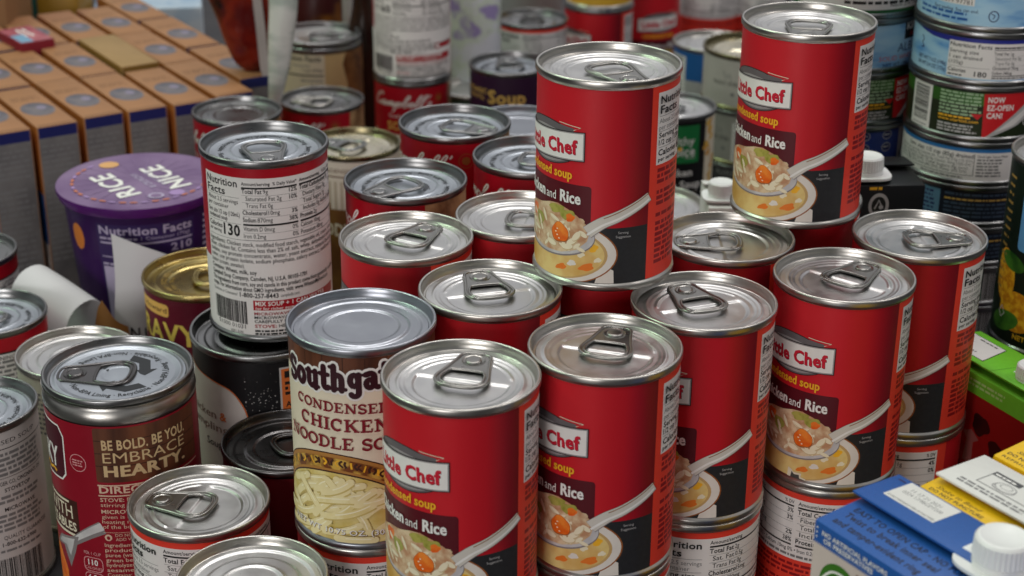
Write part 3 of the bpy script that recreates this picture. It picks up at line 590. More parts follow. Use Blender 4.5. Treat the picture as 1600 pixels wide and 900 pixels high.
def chunky(F,R):
    d=dg(R);U=lambda a:a*d
    DK=ink('sign_maroon',(70,18,30)); 
    q=lambda g:[(U(-150),-17+g),(U(-42)+g*.5,-19+g),(U(-37.5)+g,-24+g*.5),(U(-38.5)+g,-45-g*.5),(U(-43)+g*.5,-48.5-g),(U(-150),-52-g)]
    F.poly(q(.9),WHT,2); F.poly(q(0),DK,2)
    F.text('CHUNKY',U(-46),-43.2,11.5,WHT,U(68),3,.06,'r',shear=.05); F.stroke([(U(-75),-46.4),(U(-68),-44.8),(U(-62),-46.6),(U(-56),-45.2),(U(-50),-46.2)],1.4,YEL,3)
    F.ell(U(-24),-36,4.9,4.9,ink('pink',(210,150,150)),2,30); F.ell(U(-24),-36,4.5,4.5,ink('deep_red2',(140,18,36)),2,30); F.greek(U(-24)-3.2,-35,6.4,3,1.4,ink('pink',(210,150,150)),3,.5)
    BB=mix2('printed_brown',(74,38,30),(56,28,24),60,.4); F.rect(U(-150),-81,U(-29),-59.2,BB,1)
    F.rect(U(-150),-61.6,U(-38),-60.4,CREAM,2); F.rect(U(-150),-80.6,U(-33),-79.2,CREAM,2)
    F.text('BEEF WITH',U(-35),-70.4,7.6,CREAM,U(66),3,.0,'r'); F.text('VEGETABLES',U(-32),-77.4,4.9,CREAM,U(56),3,.05,'r')
    SO=mix2('printed_stew_orange',(216,96,34),(150,40,20),60,.34,.4,.6,4,(232,140,60)); F.poly([(U(-150),-150),(U(-45),-150),(U(-50),-120),(U(-60),-96),(U(-72),-82),(U(-150),-82)],SO,1)
    F.ell(U(-62),-104,7,11,CARROT,2,24,.3,.08)
    P=[(-8.5,-71.5),(-18,-75),(-28,-79.5),(-36,-83.6)]; F.stroke([(U(a),b) for a,b in P],7.5,STEELD,2,True,4.6); F.stroke([(U(a),b+.8) for a,b in P],4.6,STEEL,2,True,2.4)
    F.poly([(U(-31),-80),(U(-56),-84.6),(U(-66),-92),(U(-52),-90),(U(-44),-101),(U(-36),-90)],STEELD,2); F.poly([(U(-36),-82.4),(U(-55),-86),(U(-60),-89.6),(U(-48),-88.6),(U(-43),-94),(U(-39),-88)],STEEL,2)
    F.rect(U(-9),-45.2,U(80),-15,WOOD,1,1.5)
    for y in (-22,-29,-36): F.rect(U(-9),y-.2,U(80),y+.2,ink('plank_gap',(48,28,20)),2)
    GD=ink('board_cream',(206,178,134)); F.text('BE BOLD. BE YOU.',U(-3),-26.9,5.2,GD,U(68),3,.05); F.text('EMBRACE',U(-3),-34.2,5.6,GD,U(67),3,-.004); F.text('HEARTY.',U(-3),-41.8,5.8,GD,U(66),3,.07); F.text('HEARTY.',U(-3)+.35,-41.8,5.8,GD,U(66),4,.07)
    CR=ink('cream2',(214,186,160)); F.rect(U(-9),-47.3,U(80),-46.6,CR,2); F.rect(U(-9),-53.2,U(80),-52.5,CR,2)
    F.text('DIRECTIONS',U(-8),-51.3,3.8,CR,U(64),3,.04)
    for i,(t,w,b) in enumerate((('STOVE: Pour into saucepan, heat',78,.02),('stirring occasionally.',52,0),('MICROWAVE: Heating time',70,.03),('given is approximate. Adjust',68,0),('heating may vary. Contents',66,0),('of the bowl are hot.',48,0))): F.text(t,U(-8),-56.2-i*2.9-(1 if i>1 else 0),2.1,CR,U(w),3,b)
    F.rect(U(-8),-74.1,U(78),-73.9,CR,2); F.ell(U(-4.5),-77,1.9,1.9,CR,2,20); F.ell(U(-4.5),-77.2,.9,1.1,ink('deep_red2',(140,18,36)),3,14)
    F.text('DO NOT',U(1),-76.4,1.7,CR,None,3,.0); F.text('ADD WATER',U(1),-78.8,1.7,CR,None,3,.0)
    for i,t in enumerate(('Ingredients: Water, tomato','product (beef, tomato','puree (water, tomato paste),','green beans, carrots, wheat,','hydrolyzed vegetable protein,','sesame seed flour, salt,','Contains: Wheat, soy, sesame.','Campbell Soup Company')): F.text(t,U(-8),-82.4-i*2.95,2.1,CR,U(58+(i*7)%13),3,.012)
    PK=ink('pink',(210,150,150)); F.text('PER 1 CUP',U(-27),-88.6,1.8,PK,U(15),3,.01)
    for k,(a,b) in enumerate((('110','CALORIES'),('6.5g','SAT FAT'))):
        y=-90-k*9.2; F.rect(U(-28),y-8.6,U(-11),y,PK,2,2.6); F.rect(U(-28)+.4,y-8.2,U(-11)-.4,y-.4,ink('deep_red2',(140,18,36)),2,2.4)
        F.text(a,U(-19.5),y-4.6,3.2,WHT,None,3,.03,'c',xs=.9); F.text(b,U(-19.5),y-7.2,1.5,PK,None,3,.01,'c')
def dumpling(F,R):
    d=dg(R);U=lambda a:a*d; r=random.Random(8); OR=ink('dull_orange',(200,104,50)); GW=ink('panel_grey',(196,188,182))
    c=[(-85,-12),(-60,-16.2),(-40,-18.4),(-22,-21.6),(-13,-28),(-8,-36),(-5,-48),(-4,-70),(-4,-130)]; c=cr(c)
    F.poly([(U(a),max(-128,b)) for a,b in c]+[(U(-160),-128),(U(-160),-10)],GW,1); F.stroke([(U(a)+.4,b+.4) for a,b in c if b>-126],.7,OR,2,False)
    T=ink('warm_grey',(112,84,70))
    F.text('Chicken',U(-36.5),-41,4.6,T,U(44),3,.0,'r'); F.text('&',U(-32.5),-41,4.8,OR,None,3,.03); F.text('Dumpling',U(-24),-48.6,4.6,T,U(58),3,0,'r'); F.text('Soup',U(-50),-58.5,4.4,K_,None,3,0)
    F.rect(U(19),-33.5,U(62),-7.6,LGRY,2); F.rect(U(20.5),-32.6,U(61),-8.6,OR,2); F.rect(U(23),-14,U(58),-10,K_,3); F.greek(U(23),-18,U(34),3,3,K_,3,.6); F.text('A',U(23),-31,3,K_,None,3,.05)
    for i in range(70):
        x=max(-8,min(40,r.gauss(8,12))); y=r.gauss(-27,6.5); s=r.uniform(.1,.34); F.ell(U(x),y,s,s,LGRY,1,7)
def kroger(F,R):
    d=dg(R);U=lambda a:a*d
    F.text('CONDENSED SOUP',U(0),-11.3,2.5,K_,U(81),3,0); F.rect(U(-10),-14.2,U(110),-13.7,K_,2)
    F.greek(U(10),-18,U(78),5,2.9,GRY,3,.6,3,.15); F.text('DIST. BY THE KROGER CO, CINCINNATI, OH',U(0),-35,2.2,K_,U(84),3,.02); F.rect(U(0),-31,U(90),-30.7,K_,2)
    F.text('STOVETOP',U(38),-39.2,2.2,K_,None,3,.03); F.greek(U(10),-43,U(76),2,2.8,GRY,3,.6,5); F.text('MICROWAVE',U(36),-50.6,2.2,K_,None,3,.03); F.greek(U(10),-54,U(76),4,2.8,GRY,3,.6,6)
    F.text('QUALITY GUARANTEE',U(32),-67.5,2.4,K_,U(52),3,0); F.text('1-800-632-6900',U(30),-71.3,2.2,K_,U(36),3,.03); F.greek(U(10),-75,U(66),1,2.4,GRY,3,.6,8)
    F.bars(U(24),-97,U(72),-79,K_,3,9)
def gravy(F,R):
    d=dg(R);U=lambda a:a*d
    F.rect(U(14),-99,U(100),0,mat('gravy_red',(168,26,48),.36),1); F.rect(U(13),-99,U(15),0,WHT,2)
    F.rect(U(-74),-16,U(-28),-8,GOLDI,2,2); F.text('Howard',U(-30),-13.6,3.2,BROWN,U(34),3,.02,'r')
    F.text('GRAVY',U(0),-32.5,12.5,ink('lemon',(226,200,92)),U(92),3,.07,'r')
def beige(F,R):
    d=dg(R);U=lambda a:a*d; ST=ink('stripe',(176,160,140)); BX=mix2('printed_mustard',(126,88,44),(104,66,34),40,.4)
    for a in range(-84,80,8): F.rect(U(a),-52,U(a+4),-19,ST,1)
    F.rect(U(-90),-16,U(90),-15,BROWN,2); F.text('CONDENSED',U(5),-12.6,3,BROWN,U(48),3,.0,'r'); F.poly([(U(-40),-58),(U(0),-58),(U(0),-47),(U(8),-47),(U(8),-42),(U(-26),-42),(U(-26),-36),(U(-60),-36),(U(-60),-110),(U(40),-110),(U(40),-78),(U(-40),-78)],BX,2); F.rect(U(-50),-78,U(30),-40,BX,2)
    F.text('NOODLE',U(8),-60,9,CREAM,U(70),3,.05,'r')
def tanlabel(F,R):
    d=dg(R);U=lambda a:a*d
    F.rect(U(-62),-60,U(13),-9,CREAM,2); F.text('Nutrition Facts',U(-56),-16,4.6,K_,U(64),3,.04); F.greek(U(-40),-20.6,U(34),1,2,GRY,3); F.text('1 cup (245g)',U(-18),-25,2.3,K_,U(28),3,.02); F.greek(U(-58),-25,U(24),1,2.2,K_,3,.7); F.rect(U(-58),-29.4,U(11),-28,K_,3); F.greek(U(-20),-34,U(30),1,2.4,GRY,3,.6); F.text('200',U(10),-42,5,K_,None,3,.04,'r')
    F.poly([(U(44),-8),(U(110),-8),(U(110),-80),(U(40),-80),(U(36),-60),(U(46),-40),(U(38),-20)],mix2('printed_crust',(150,104,60),(110,70,40),50,.4),2)
    F.text('HEARTY',U(58),-17,9,ink('brand_brown',(70,34,26)),U(52),3,.05,rot=-1.1); F.poly([(U(58),-112),(U(100),-112),(U(100),-60),(U(64),-66)],mix2('printed_stew',(92,58,36),(176,140,100),70,.36),3)
def purple(F,R):
    d=dg(R);U=lambda a:a*d
    F.text('ORGANIC',U(-34),-19.5,4.2,GOLDI,U(46),3,.01,'r'); F.text('LENTIL',U(-38),-25,3.6,GOLDI,U(36),3,0,'r'); F.text('Soup',U(-32),-27,11,GOLDI,None,3,.03)
def redwhite(F,R):
    d=dg(R);U=lambda a:a*d
    F.rect(U(-180),-13,U(180),0,RED_C,1); F.rect(U(-180),-14.2,U(180),-13,K_,1); F.greek(U(-90),-20,U(180),8,3,GRY,2,.55,2); F.text('LINING',U(20),-17.8,2.4,K_,None,3,.02)
def bluecan(F,R):
    d=dg(R);U=lambda a:a*d; BG=ink('mid_blue',(44,110,180))
    F.rect(U(-90),-60,U(-48),-9,WH,2); F.text('Facts',U(-84),-14,5,K_,U(30),3,.04); F.greek(U(-84),-20,U(30),10,3.4,K_,3,.5)
    F.rect(U(-48),-60,U(90),-30,LGRY,1); F.greek(U(-20),-20,U(60),4,4,NAVY,2,.6)
def greycan(F,R,txt=None):
    d=dg(R);U=lambda a:a*d
    if txt: F.text(txt,U(-44),-9,6,GRY,None,3,.05); return
    F.text('PRODUCT OF USA',U(-74),-26,3.2,K_,U(34),3,.01); F.rect(U(-36),-46,U(90),-10,WH,2); F.text('Nutrition Facts',U(-33),-15.5,4.4,K_,U(50),3,.04); F.greek(U(-33),-19.4,U(70),8,3.1,K_,3,.55)
    F.stroke([(U(-60),-14),(U(-56),-20),(U(-52),-16),(U(-48),-24),(U(-44),-22)],.6,GRY,2); F.ell(U(-47),-33,1.6,1.6,GRY,2,14)
def healthy(F,R):
    d=dg(R);U=lambda a:a*d; G=ink('leaf_green',(34,122,66))
    F.rect(U(-40),-37,U(35),-7.2,G,2); F.text('Healthy',U(28),-22.6,6.6,WHT,U(54),3,.015,'r'); F.text('Choice',U(29),-31.4,7.4,WHT,U(52),3,.03,'r'); F.ell(U(7),-25.6,1.8,1.8,YEL,3,16); F.rect(U(14),-33.2,U(29),-32.8,WHT,3)
    F.text('Chicken',U(26),-47.4,5.6,WHT,U(50),3,.04,'r'); F.text('Rice Soup',U(40),-57.4,5.8,WHT,U(62),3,.04,'r'); F.rect(U(10),-61.6,U(34),-61.2,CREAM,3)
    F.rect(U(47),-120,U(150),0,CREAM,1); r=random.Random(3)
    for i in range(14): F.ell(U(r.uniform(50,70)),-8-i*6,U(7),r.uniform(2,4),mix2('printed_pasta',(226,184,84),(206,150,70),90,.4),2,16,.4,.2)
WAVE=mix2('printed_water',(168,204,226),(92,148,204),26,.36,.4,.66,6,(150,192,222),(1,1,3.4))
def tuna(kind):
    def f(F,R):
        d=dg(R);U=lambda a:a*d
        if kind=='code':
            F.rect(U(-64),-21,U(-26),0,WH,2); F.bars(U(-61),-17.5,U(-28),-1,K_,3,2); F.text('95619 97781',U(-58),-20.4,2.4,K_,U(30),4,0); F.text('Easy peeling. See can end.',U(-62),-25,2,NAVY,U(40),3,.01); F.greek(U(-80),-27,U(50),2,3,BLUE,2,.5); F.ell(U(-10),-26,3,3.4,NAVY,2,20); F.ell(U(-10),-26,2.4,2.8,WAVE,2,20); F.stroke([(U(-10)-1.6,-24.4),(U(-10)+.5,-25.6),(U(-10)-.4,-27.6)],.5,NAVY,3)
        if kind=='facts':
            F.poly([(U(a),b) for a,b in((-110,0),(120,0),(120,-5.2),(40,-6.2),(0,-7.4),(-30,-8.2),(-60,-7),(-90,-3))],ink('royal',(44,50,140)),1)
            F.rect(U(-43),-28,U(70),-6.6,WH,2); F.text('Nutrition Facts',U(-42),-9.9,2.3,K_,U(34),3,.03); F.text('Serving size',U(-42),-13.6,2.1,K_,U(24),3,.015); F.text('1 can drained',U(-42),-17,2.1,K_,U(27),3,.015); F.text('(155g)',U(-42),-20.2,2.1,K_,U(12),3,.01); F.rect(U(-42),-21.8,U(-8),-21.6,GRY,3)
            F.text('Calories',U(-42),-25,2.2,K_,U(15),3,.03); F.greek(U(-42),-27.2,U(13),1,1.3,K_,3,.6); F.text('180',U(-20),-26.8,3,K_,U(10),3,.03)
            for c in (-6,34):
                F.greek(U(c),-9.4,U(34),1,1.4,K_,3,.7); F.rect(U(c),-10.4,U(c+36),-10,K_,3)
                for i,t in enumerate(('Total Fat 1g','Saturated Fat 0g','Trans Fat 0g','Cholesterol 70mg','Sodium 340mg') if c<0 else ('Total Carbohydrate 0g','Dietary Fiber 0g','Total Sugars 0g','Incl. 0g Added Sugars','Protein 42g')): F.text(t,U(c)+(1 if i in(1,2) else 0),-13.2-i*2.9,1.8,K_,U(len(t)*1.35),3,.025 if i in(0,3,4) else 0); F.rect(U(c),-13.9-i*2.9,U(c+36),-13.8-i*2.9,GRY,3)
                F.rect(U(c),-26,U(c+36),-25.6,K_,3)
            F.greek(U(-6),-27.5,U(74),1,1.3,GRY,3,.7); F.text('INGREDIENTS: WHITE TUNA, WATER, SEA SALT, PYROPHOSPHATE.',U(-43),-30.2,1.5,NAVY,U(92),3,.01)
            F.text('NET WT 7 OZ (198g)',U(-76),-22.5,2.2,NAVY,U(32),3,.01); F.text('DR WT 5.4 OZ (155g)',U(-76),-26,2.2,NAVY,U(32),3,.01); F.stroke([(U(-74),-9),(U(-71),-11),(U(-73),-13),(U(-70),-15.5),(U(-74),-16)],.7,NAVY,2)
        if kind in('ezopen',):
            G=mix2('printed_forest',(58,112,40),(24,32,22),22,.38,.35,.62,3)
            F.rect(U(-120),-12,U(120),0,G,1); F.rect(U(-78),-34,U(-54),-1,WH,2); F.bars(U(-75),-27,U(-57),-6,K_,3,5,False); F.greek(U(-75),-30,U(18),1,1.2,GRY,3)
            PG=ink('pale_green',(150,176,140)); F.greek(U(-46),-6,U(36),7,2.15,PG,3,.6,3,.1); F.text('www.starkist.com',U(-46),-23,1.8,YEL,U(34),3,.02); F.greek(U(-46),-20.8,U(28),1,1.8,YEL,3,.6); F.greek(U(-46),-25.8,U(34),3,1.9,LGRY,3,.6,5); F.poly([(U(-19),-17.2),(U(-9),-17.2),(U(-13),-20.8)],RED,3)
            F.poly([(U(-9.5),-4.5),(U(62),-3),(U(30),-20),(U(-8),-33)],RED,2); F.text('NOW',U(-6),-9.8,3.3,WHT,U(14),3,.05); F.text('EZ-OPEN',U(-6),-14.6,3.3,WHT,U(22),3,.05); F.text('CAN!',U(-6),-19.4,3.3,WHT,U(13),3,.05)
            F.poly([(U(-8),-33),(U(26),-12),(U(46),-3),(U(40),-14),(U(22),-24)],ink('peel',(170,168,166)),3); F.poly([(U(2),-28),(U(28),-14),(U(44),-4),(U(36),-14),(U(18),-24)],ink('peel_light',(212,208,204)),3); F.ell(U(30),-22,2.2,3,LGRY,3,20); F.ell(U(30),-22,1.6,2.3,G,4,20)
        if kind=='white':
            BB=ink('band_blue',(48,112,170)); F.rect(U(-180),-6.5,U(180),0,BB,1)
            F.text('Serv. size: 1/2 cup (85g) drained.',U(-75),-10.2,2.4,K_,U(64),3,.03); 
            for i,t in enumerate(('Amount per serving: Calories 60, Total Fat 0.5g (1% DV),','Sat. Fat 0g (0% DV), Trans Fat 0g, Cholest. 30mg (10% DV)','Fiber 0g (0% DV), Total Sugars 0g (incl.','Vit. D (10% DV), Iron (4% DV), Potas. (4% DV)')): F.text(t,U(-88),-12.8-i*2.3,1.7,K_,U(76-i*1.5),3,0)
            F.rect(U(-11.5),-21,U(-11),-7.5,K_,3); F.rect(U(-80),-21.2,U(-11),-20.9,K_,3); F.text('Chunk Light Tuna in Water',U(-9),-9.4,1.3,K_,U(26),3,.03); F.greek(U(-9),-11.5,U(22),6,2,GRY,3,.55,4); F.greek(U(-58),-23.2,U(46),2,1.8,GRY,3,.55,6); F.rect(U(20),-30,U(60),-6,WHT,2); F.bars(U(27),-23,U(50),-10,K_,3,7)
        if kind=='navy':
            F.rect(U(-88),-24,U(-36),-1,ink('slate',(96,132,160)),2); F.greek(U(-80),-4,U(40),1,2.4,NAVY,3,.7); F.greek(U(-84),-7.5,U(44),6,2.6,NAVY,3,.5,5,.1)
            F.greek(U(-32),-4,U(90),2,2.6,ink('dim_blue',(70,84,104)),2,.55); F.greek(U(-32),-9.6,U(70),1,2,GOLDI,2,.5); F.greek(U(-32),-12.5,U(90),4,2.6,ink('dim_blue',(70,84,104)),2,.5,3); F.ell(U(38),-14,1.4,1.6,LGRY,2,14)
        if kind=='codegreen':
            F.rect(U(-90),-30,U(90),-15,ink('sea_green',(48,104,84)),1); F.rect(U(6),-24,U(48),-2,LGRY,2); F.bars(U(8),-22,U(46),-4,K_,3,3)
        if kind=='albacore':
            F.rect(U(39),-14.5,U(82),-2.2,K_,2); F.text('KIRKLAND',U(41.5),-8.6,4.2,WHT,U(42),3,.06); F.text('Signature',U(46),-12.6,2.4,RED,U(26),3,0,shear=.4); F.text('ALBACORE',U(32),-21.8,5.2,NAVY,U(56),3,.0); F.text('SOLID WHITE TUNA',U(14),-26.8,2.9,ink('rose',(196,84,96)),U(62),3,.0); F.text('NET WT 198g (7 OZ)',U(18),-31,2.6,NAVY,U(44),3,.02)
        if kind=='greenwhite':
            F.rect(U(-180),-29,U(180),-8,WH,2); F.greek(U(-20),-12,U(96),5,3.4,K_,3,.55,4); F.text('Niacin 25% • Vitamin B12 30%',U(20),-27.4,2,K_,U(60),3,.02)
        if kind=='royal':
            for x in (8,30):
                for y in (-7,-15): F.ell(U(x),y,3.6,2.9,LGRY,2,22); F.ell(U(x),y,3.2,2.5,NAVY,3,22); F.greek(U(x)-2.2,y-.2,4.4,1,1.2,LGRY,4,.7)
            F.rect(U(45),-26,U(80),-3,LGRY,2); F.bars(U(52),-24,U(76),-6,K_,3,4,False); F.stroke([(U(19),-20),(U(16),-25),(U(23),-25),(U(20),-20.4)],.6,LGRY,3,False)
    return f
def corn(F,R):
    d=dg(R);U=lambda a:a*d; CN=mix2('printed_corn',(226,170,40),(190,120,24),300,.36,.4,.6,2); LV=mix2('printed_husk',(70,120,40),(36,76,28),80,.4)
    F.rect(U(-66),-52,U(-30),-6,ink('sky_blue',(92,150,200)),2,3); F.ell(U(-78),-70,9,16,CN,2,30,.1); F.ell(U(-58),-88,14,12,CN,2,30); F.ell(U(-72),-96,12,6,LV,3,24,.3); F.ell(U(-70),-60,10,5,LV,2,24,-.2)
    F.rect(U(-48),-86,U(30),-56,K_,3); F.rect(U(-46),-84,U(28),-58,ink('deep_green',(22,66,34)),3); F.stroke([(U(-80),-92),(U(-76),-88),(U(-72),-92),(U(-76),-95),(U(-80),-92)],.8,LGRY,3,False); F.text('NET',U(-58),-104,3,YEL,None,3,.03)
    F.greek(U(-92),-14,U(12),14,5,ink('dark_gold',(150,120,60)),2,.3)
def darkband(F,R):
    d=dg(R);U=lambda a:a*d
    F.rect(U(-180),-28,U(180),-8,ink('rust',(150,74,40)),1); F.greek(U(-80),-14,U(120),3,4,ink('dark_gold',(150,120,60)),2,.5); F.rect(U(-180),-60,U(180),-28,NAVY,1)
BLK=mat('black_label',(26,25,27),.36,var=.1); 
# ---------------------------------------------------------------- table
bm=bmesh.new(); 
def boxv(bm,x0,x1,y0,y1,z0,z1,mi=0,bev=0):
    r=bmesh.ops.create_cube(bm,size=1); v=r['verts']
    for p in v: p.co=Vector((x0 if p.co.x<0 else x1,y0 if p.co.y<0 else y1,z0 if p.co.z<0 else z1))
    fs={f for p in v for f in p.link_faces}
    for f in fs: f.material_index=mi
    if bev:
        es={e_ for p in v for e_ in p.link_edges}
        bmesh.ops.bevel(bm,geom=list(es),offset=bev,segments=3,affect='EDGES',profile=.5)
    return v
boxv(bm,-1100,1100,-500,2900,-40,0)
tb=link('table',finish(bm,'table',[mix2('dark_table_top',(52,48,50),(38,36,40),14,.5)],False)); tb['label']='dark table top under all the stacked cans and boxes'; tb['category']='table'
# ---------------------------------------------------------------- cans
GS='red soup cans with a bowl and spoon on the label'; GL='red soup cans of the bottom layer'; GC='red soup cans with white cursive lettering'
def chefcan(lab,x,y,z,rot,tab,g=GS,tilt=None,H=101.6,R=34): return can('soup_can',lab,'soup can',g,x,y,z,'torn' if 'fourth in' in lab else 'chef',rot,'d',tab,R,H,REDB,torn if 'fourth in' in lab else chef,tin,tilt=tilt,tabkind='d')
#            label                                                                                     x      y      z   rot  tab
for a in (
 ('red chicken and rice can in the very front, silver lid nearest the viewer',                     -21.2,638.8,0,54.2,-15),
 ('red chicken and rice can second in the front row, its lid mirroring red',                          40.9,667.6,0,47,-16),
 ('red chicken and rice can third in the front row, tab tipped to the left',                          88.9,716.8,0,47.8,21),
 ('red chicken and rice can fourth in the diagonal row, before the blue carton\'s back corner',       159.5,748.6,0,47.5,-39),
 ('red chicken and rice can at the right end of the row, beside the green carton',                    207.1,801.9,0,30.4,-87),
 ('tall-standing chicken and rice can stacked on top in the middle of the pile',                       43.8,757.5,101.6,40.4,-152),
 ('tall-standing chicken and rice can stacked on top near the blue fish cans',                        148.7,838,101.6,41,168),
 ('red can with bright lid between the brown plank can and the raised middle can',-10.2,729.7,0,50.5,16),
 ('red can whose lid lies directly right of the tall white nutrition label can',                      -53.6,793.2,0,31,-28),
 ('red can half hidden behind the left edge of the raised middle can',                                  4,825,0,30,-100),
 ('red can whose brownish lid lies between the two raised cans',                                      108.7,796.2,0,40,90)): chefcan(*a[:4],a[4],a[5])
chefcan('red can in the front left with white nutrition panel, tab pointing left',-149.4,703.8,-101.6,-70,76,GS)
# cans carrying the upper ones: those whose labels show, then the ones nothing shows of
for lab,x,y,rot in (('can under the third front can, nutrition columns facing out',88.9,716.8,-39),('can under the fourth can, its percent column beside the blue carton',159.5,748.6,-152),('can under the right end can, showing 4% beside a red edge',207.1,801.9,-161),
  ('can under the can with the brown plank label, only Nutrition showing',-67.8,693.4,-45)): chefcan(lab,x,y,-101.6,rot,None,GL)
chefcan('can below the front can, only a sliver of red showing',-21.2,638.8,-101.6,-120,None,GL)
chefcan('can below the second front can, thin red band showing at the bottom edge',40.9,667.6,-101.6,20,None,GL)
chefcan('can directly under the raised middle can, dark red band with its lid rim showing',44.9,771.7,0,62,None,GL)
chefcan('can directly under the raised can by the blue fish cans, dark red band showing',153.6,856,0,62,None,GL)
HID='red soup can hidden in the bottom layer under the visible cans'
for x,y in ((44.9,771.7),(153.6,856),(-10.2,729.7),(-53.6,793.2),(4,825),(108.7,796.2),(-59,876.6),(-35.5,977.7),(10.6,918.6),(-87.7,1418.5+80)):
    if y<1400: chefcan(HID,x,y,-101.6,-130,None,GL)
# red cans with cursive script
def cc(lab,x,y,z,rot,tab,lid='print',R=34,H=101.6): return can('soup_can',lab,'soup can',GC,x,y,z,'camp',rot,lid,tab,R,H,RED_C,soup_front,tin_grey)
cc('red script can, printed lid, just right of the tall white nutrition can',-59,876.6,0,-62,134)
cc('red script can, printed lid, in front of the stacked white label can',-35.5,977.7,0,-46,-112)
cc('red script can, printed lid half hidden behind the raised middle can',10.6,918.6,0,-62,-100)
cc('red script can in front of the tan nutrition can, lid showing red inside',-157,1332,-98,-36,70,'dull',34.6,105.2)
cc('red can with plain grey lid by the orange cartons',-201,1180,-59,-72,None,'dull',32.6,144)
cc('red script can carrying the tall white label can at the back',-87.7,1418.5,-101.6,-15,None)
can('soup_can','tall white nutrition label can with red band and printed lid, raised in the left middle','soup can',None,-131,845,31.6,'back130',0,'print',-166,34,101.6,WH,lambda F,R:soup_back(F,R),tin_grey)
can('soup_can','white nutrition label can at the back whose top leaves the picture','soup can',None,-87.7,1418.5,0,'back60',-12,'print',-100,34,101.6,WH,lambda F,R:soup_back(F,R,'60',True),tin_grey)
can('soup_can','cream noodle soup can with brown plank band, plain bluish lid, left of the front can','soup can',None,-67.8,693.4,0,'slab',0,'ring',None,34,101.6,CREAM,noodle,tin_blue)
can('soup_can','dark red hearty soup can with wood sign lettering and recycling arrows on its lid','soup can',None,-198.3,765.7,-62,'chunky',0,'arrows',91,38.9,141,mat('deep_red_label',(140,18,36),.36),chunky,tin,neck=13,bot=4.4)
can('soup_can','wide black dumpling soup can under the tall white nutrition can','soup can',None,-134.5,834,-70,'dump',0,'dull',None,40,133,BLK,dumpling,tin_grey)
can('soup_can','dark ringed lid can half hidden left of the brown plank can','soup can',None,-114.3,763.5,-101.6,'plainred',0,'dark',-60,34,101.6,mat('dark_red_label',(96,18,28),.4),None,tin_dark,tabkind='dark')
can('soup_can','plain ringed lid at the bottom edge left of the front can','soup can',None,-114.5,638.7,-101.6,'plainred2',0,'rings',None,34,101.6,RED_C,None,tin)
can('soup_can','grey text label can with barcode at the left edge','soup can',None,-286.5,800,-101.6,'krog',0,'print',150,34,101.6,mat('grey_paper',(196,190,187),.5,bump=.1),kroger,tin_grey)
can('soup_can','pale ringed lid can behind the dark red hearty soup can','soup can',None,-246.9,865.2,-101.6,'pale',0,'rings',None,34,101.6,mat('pale_label',(206,200,184),.45),lambda F,R:F.greek(-20,-14,60,9,3,GRY,2,.5),cream_tin)
can('soup_can','red and white can at the left edge above the grey text can','soup can',None,-311.5,917.2,-101.6,'rw',0,'print',165,34.2,101.6,mat('label_white',(222,217,214)),redwhite,tin_grey)
can('soup_can','blurred can with red stripe at the left edge by the cartons','soup can',None,-355,1012,-101.6,'rw2',40,'dull',None,34,101.6,mat('label_white',(222,217,214)),redwhite,tin_grey)
can('gravy_can','gold lidded maroon gravy can behind the tall white nutrition can','gravy can',None,-184.1,939.7,-84,'gravy',0,'gold',-80,38.9,119,mat('gravy_maroon',(96,16,38),.36),gravy,gold)
can('soup_can','beige noodle can with pale lid and brown lettering between red script cans','soup can',None,-114.7,1153,-74,'beige',0,'cream',60,34,129.2,mat('beige_label',(206,194,178),.45),beige,tin,tabkind='cream')
can('soup_can','tan hearty soup can with nutrition panel and open looking dark lid','soup can',None,-172.5,1460.6,-78,'tan',0,'big',-80,38.9,125,mat('tan_label',(214,184,132),.42),tanlabel,tin_grey,neck=9,tabkind='big')
can('soup_can','dark purple organic soup can with gold lettering behind the script cans','soup can',None,-3.3,1400,-86,'purp',0,'print',8,35.2,117,mat('purple_label',(50,24,50),.4),purple,tin_grey)
can('small_can','small plain lidded can between the stacked white can and the purple can','small can',None,-38,1466,-128,'smallplain',0,'rings',None,31,75.2,mat('green_label',(70,92,70),.45),None,tin)
can('soup_can','lid of a can squeezed between the purple can and the raised middle can','soup can',None,4,1140,-52,'lidonly',0,'ring',None,34,151,mat('pale_label',(206,200,184),.45),None,tin)
can('broth_can','black chicken soup can with green square behind the raised middle can','soup can',None,122.4,1254.7,-76,'healthy',0,'big',40,34,127,BLK,healthy,tin,tabkind='big')
can('low_can','lid peeking out low between the black soup can and brownish lid','soup can',None,99.6,1111,-101.6,'lowcan',0,'rings',None,34,101.6,mat('pale_label',(206,200,184),.45),None,tin)
for i,(lab,x,y,rot) in enumerate((('blurred red can with white panel on its left, behind the purple can',17,1600,-64),('blurred red can with white panel on its right, carrying a yellow can',84,1660,46),('blurred plain red can left of the blue can',138,1735,120),('blurred red can with small white label behind the blue can',208,1790,-110),('dark red can at the top behind the raised fish side can',262,1800,-60))):
    can('soup_can',lab,'soup can','blurred red cans at the back',x,y,-99,'chefbig',rot,'dull',0 if i==0 else None,34.8,104.2,REDB,chef,tin_dark,tabkind='dark')
can('yellow_can','yellow can standing on a blurred red can at the back','can',None,84,1660,2.6,'yel',0,'dull',None,34,101.6,mat('yellow_label',(206,160,50),.4),None,tin)
can('soup_can','grey labelled can at the top edge behind the blurred red cans','soup can',None,15,1745,-94,'greytop',0,'dull',None,36,109.2,mat('grey_label',(150,146,146),.5),None,tin_grey)
can('tall_can','bright blue nutrition label can behind the grey stack','can',None,179,1490,-90,'blue',0,'rings',None,36,113,mat('blue_label',(40,96,160),.4),bluecan,tin)
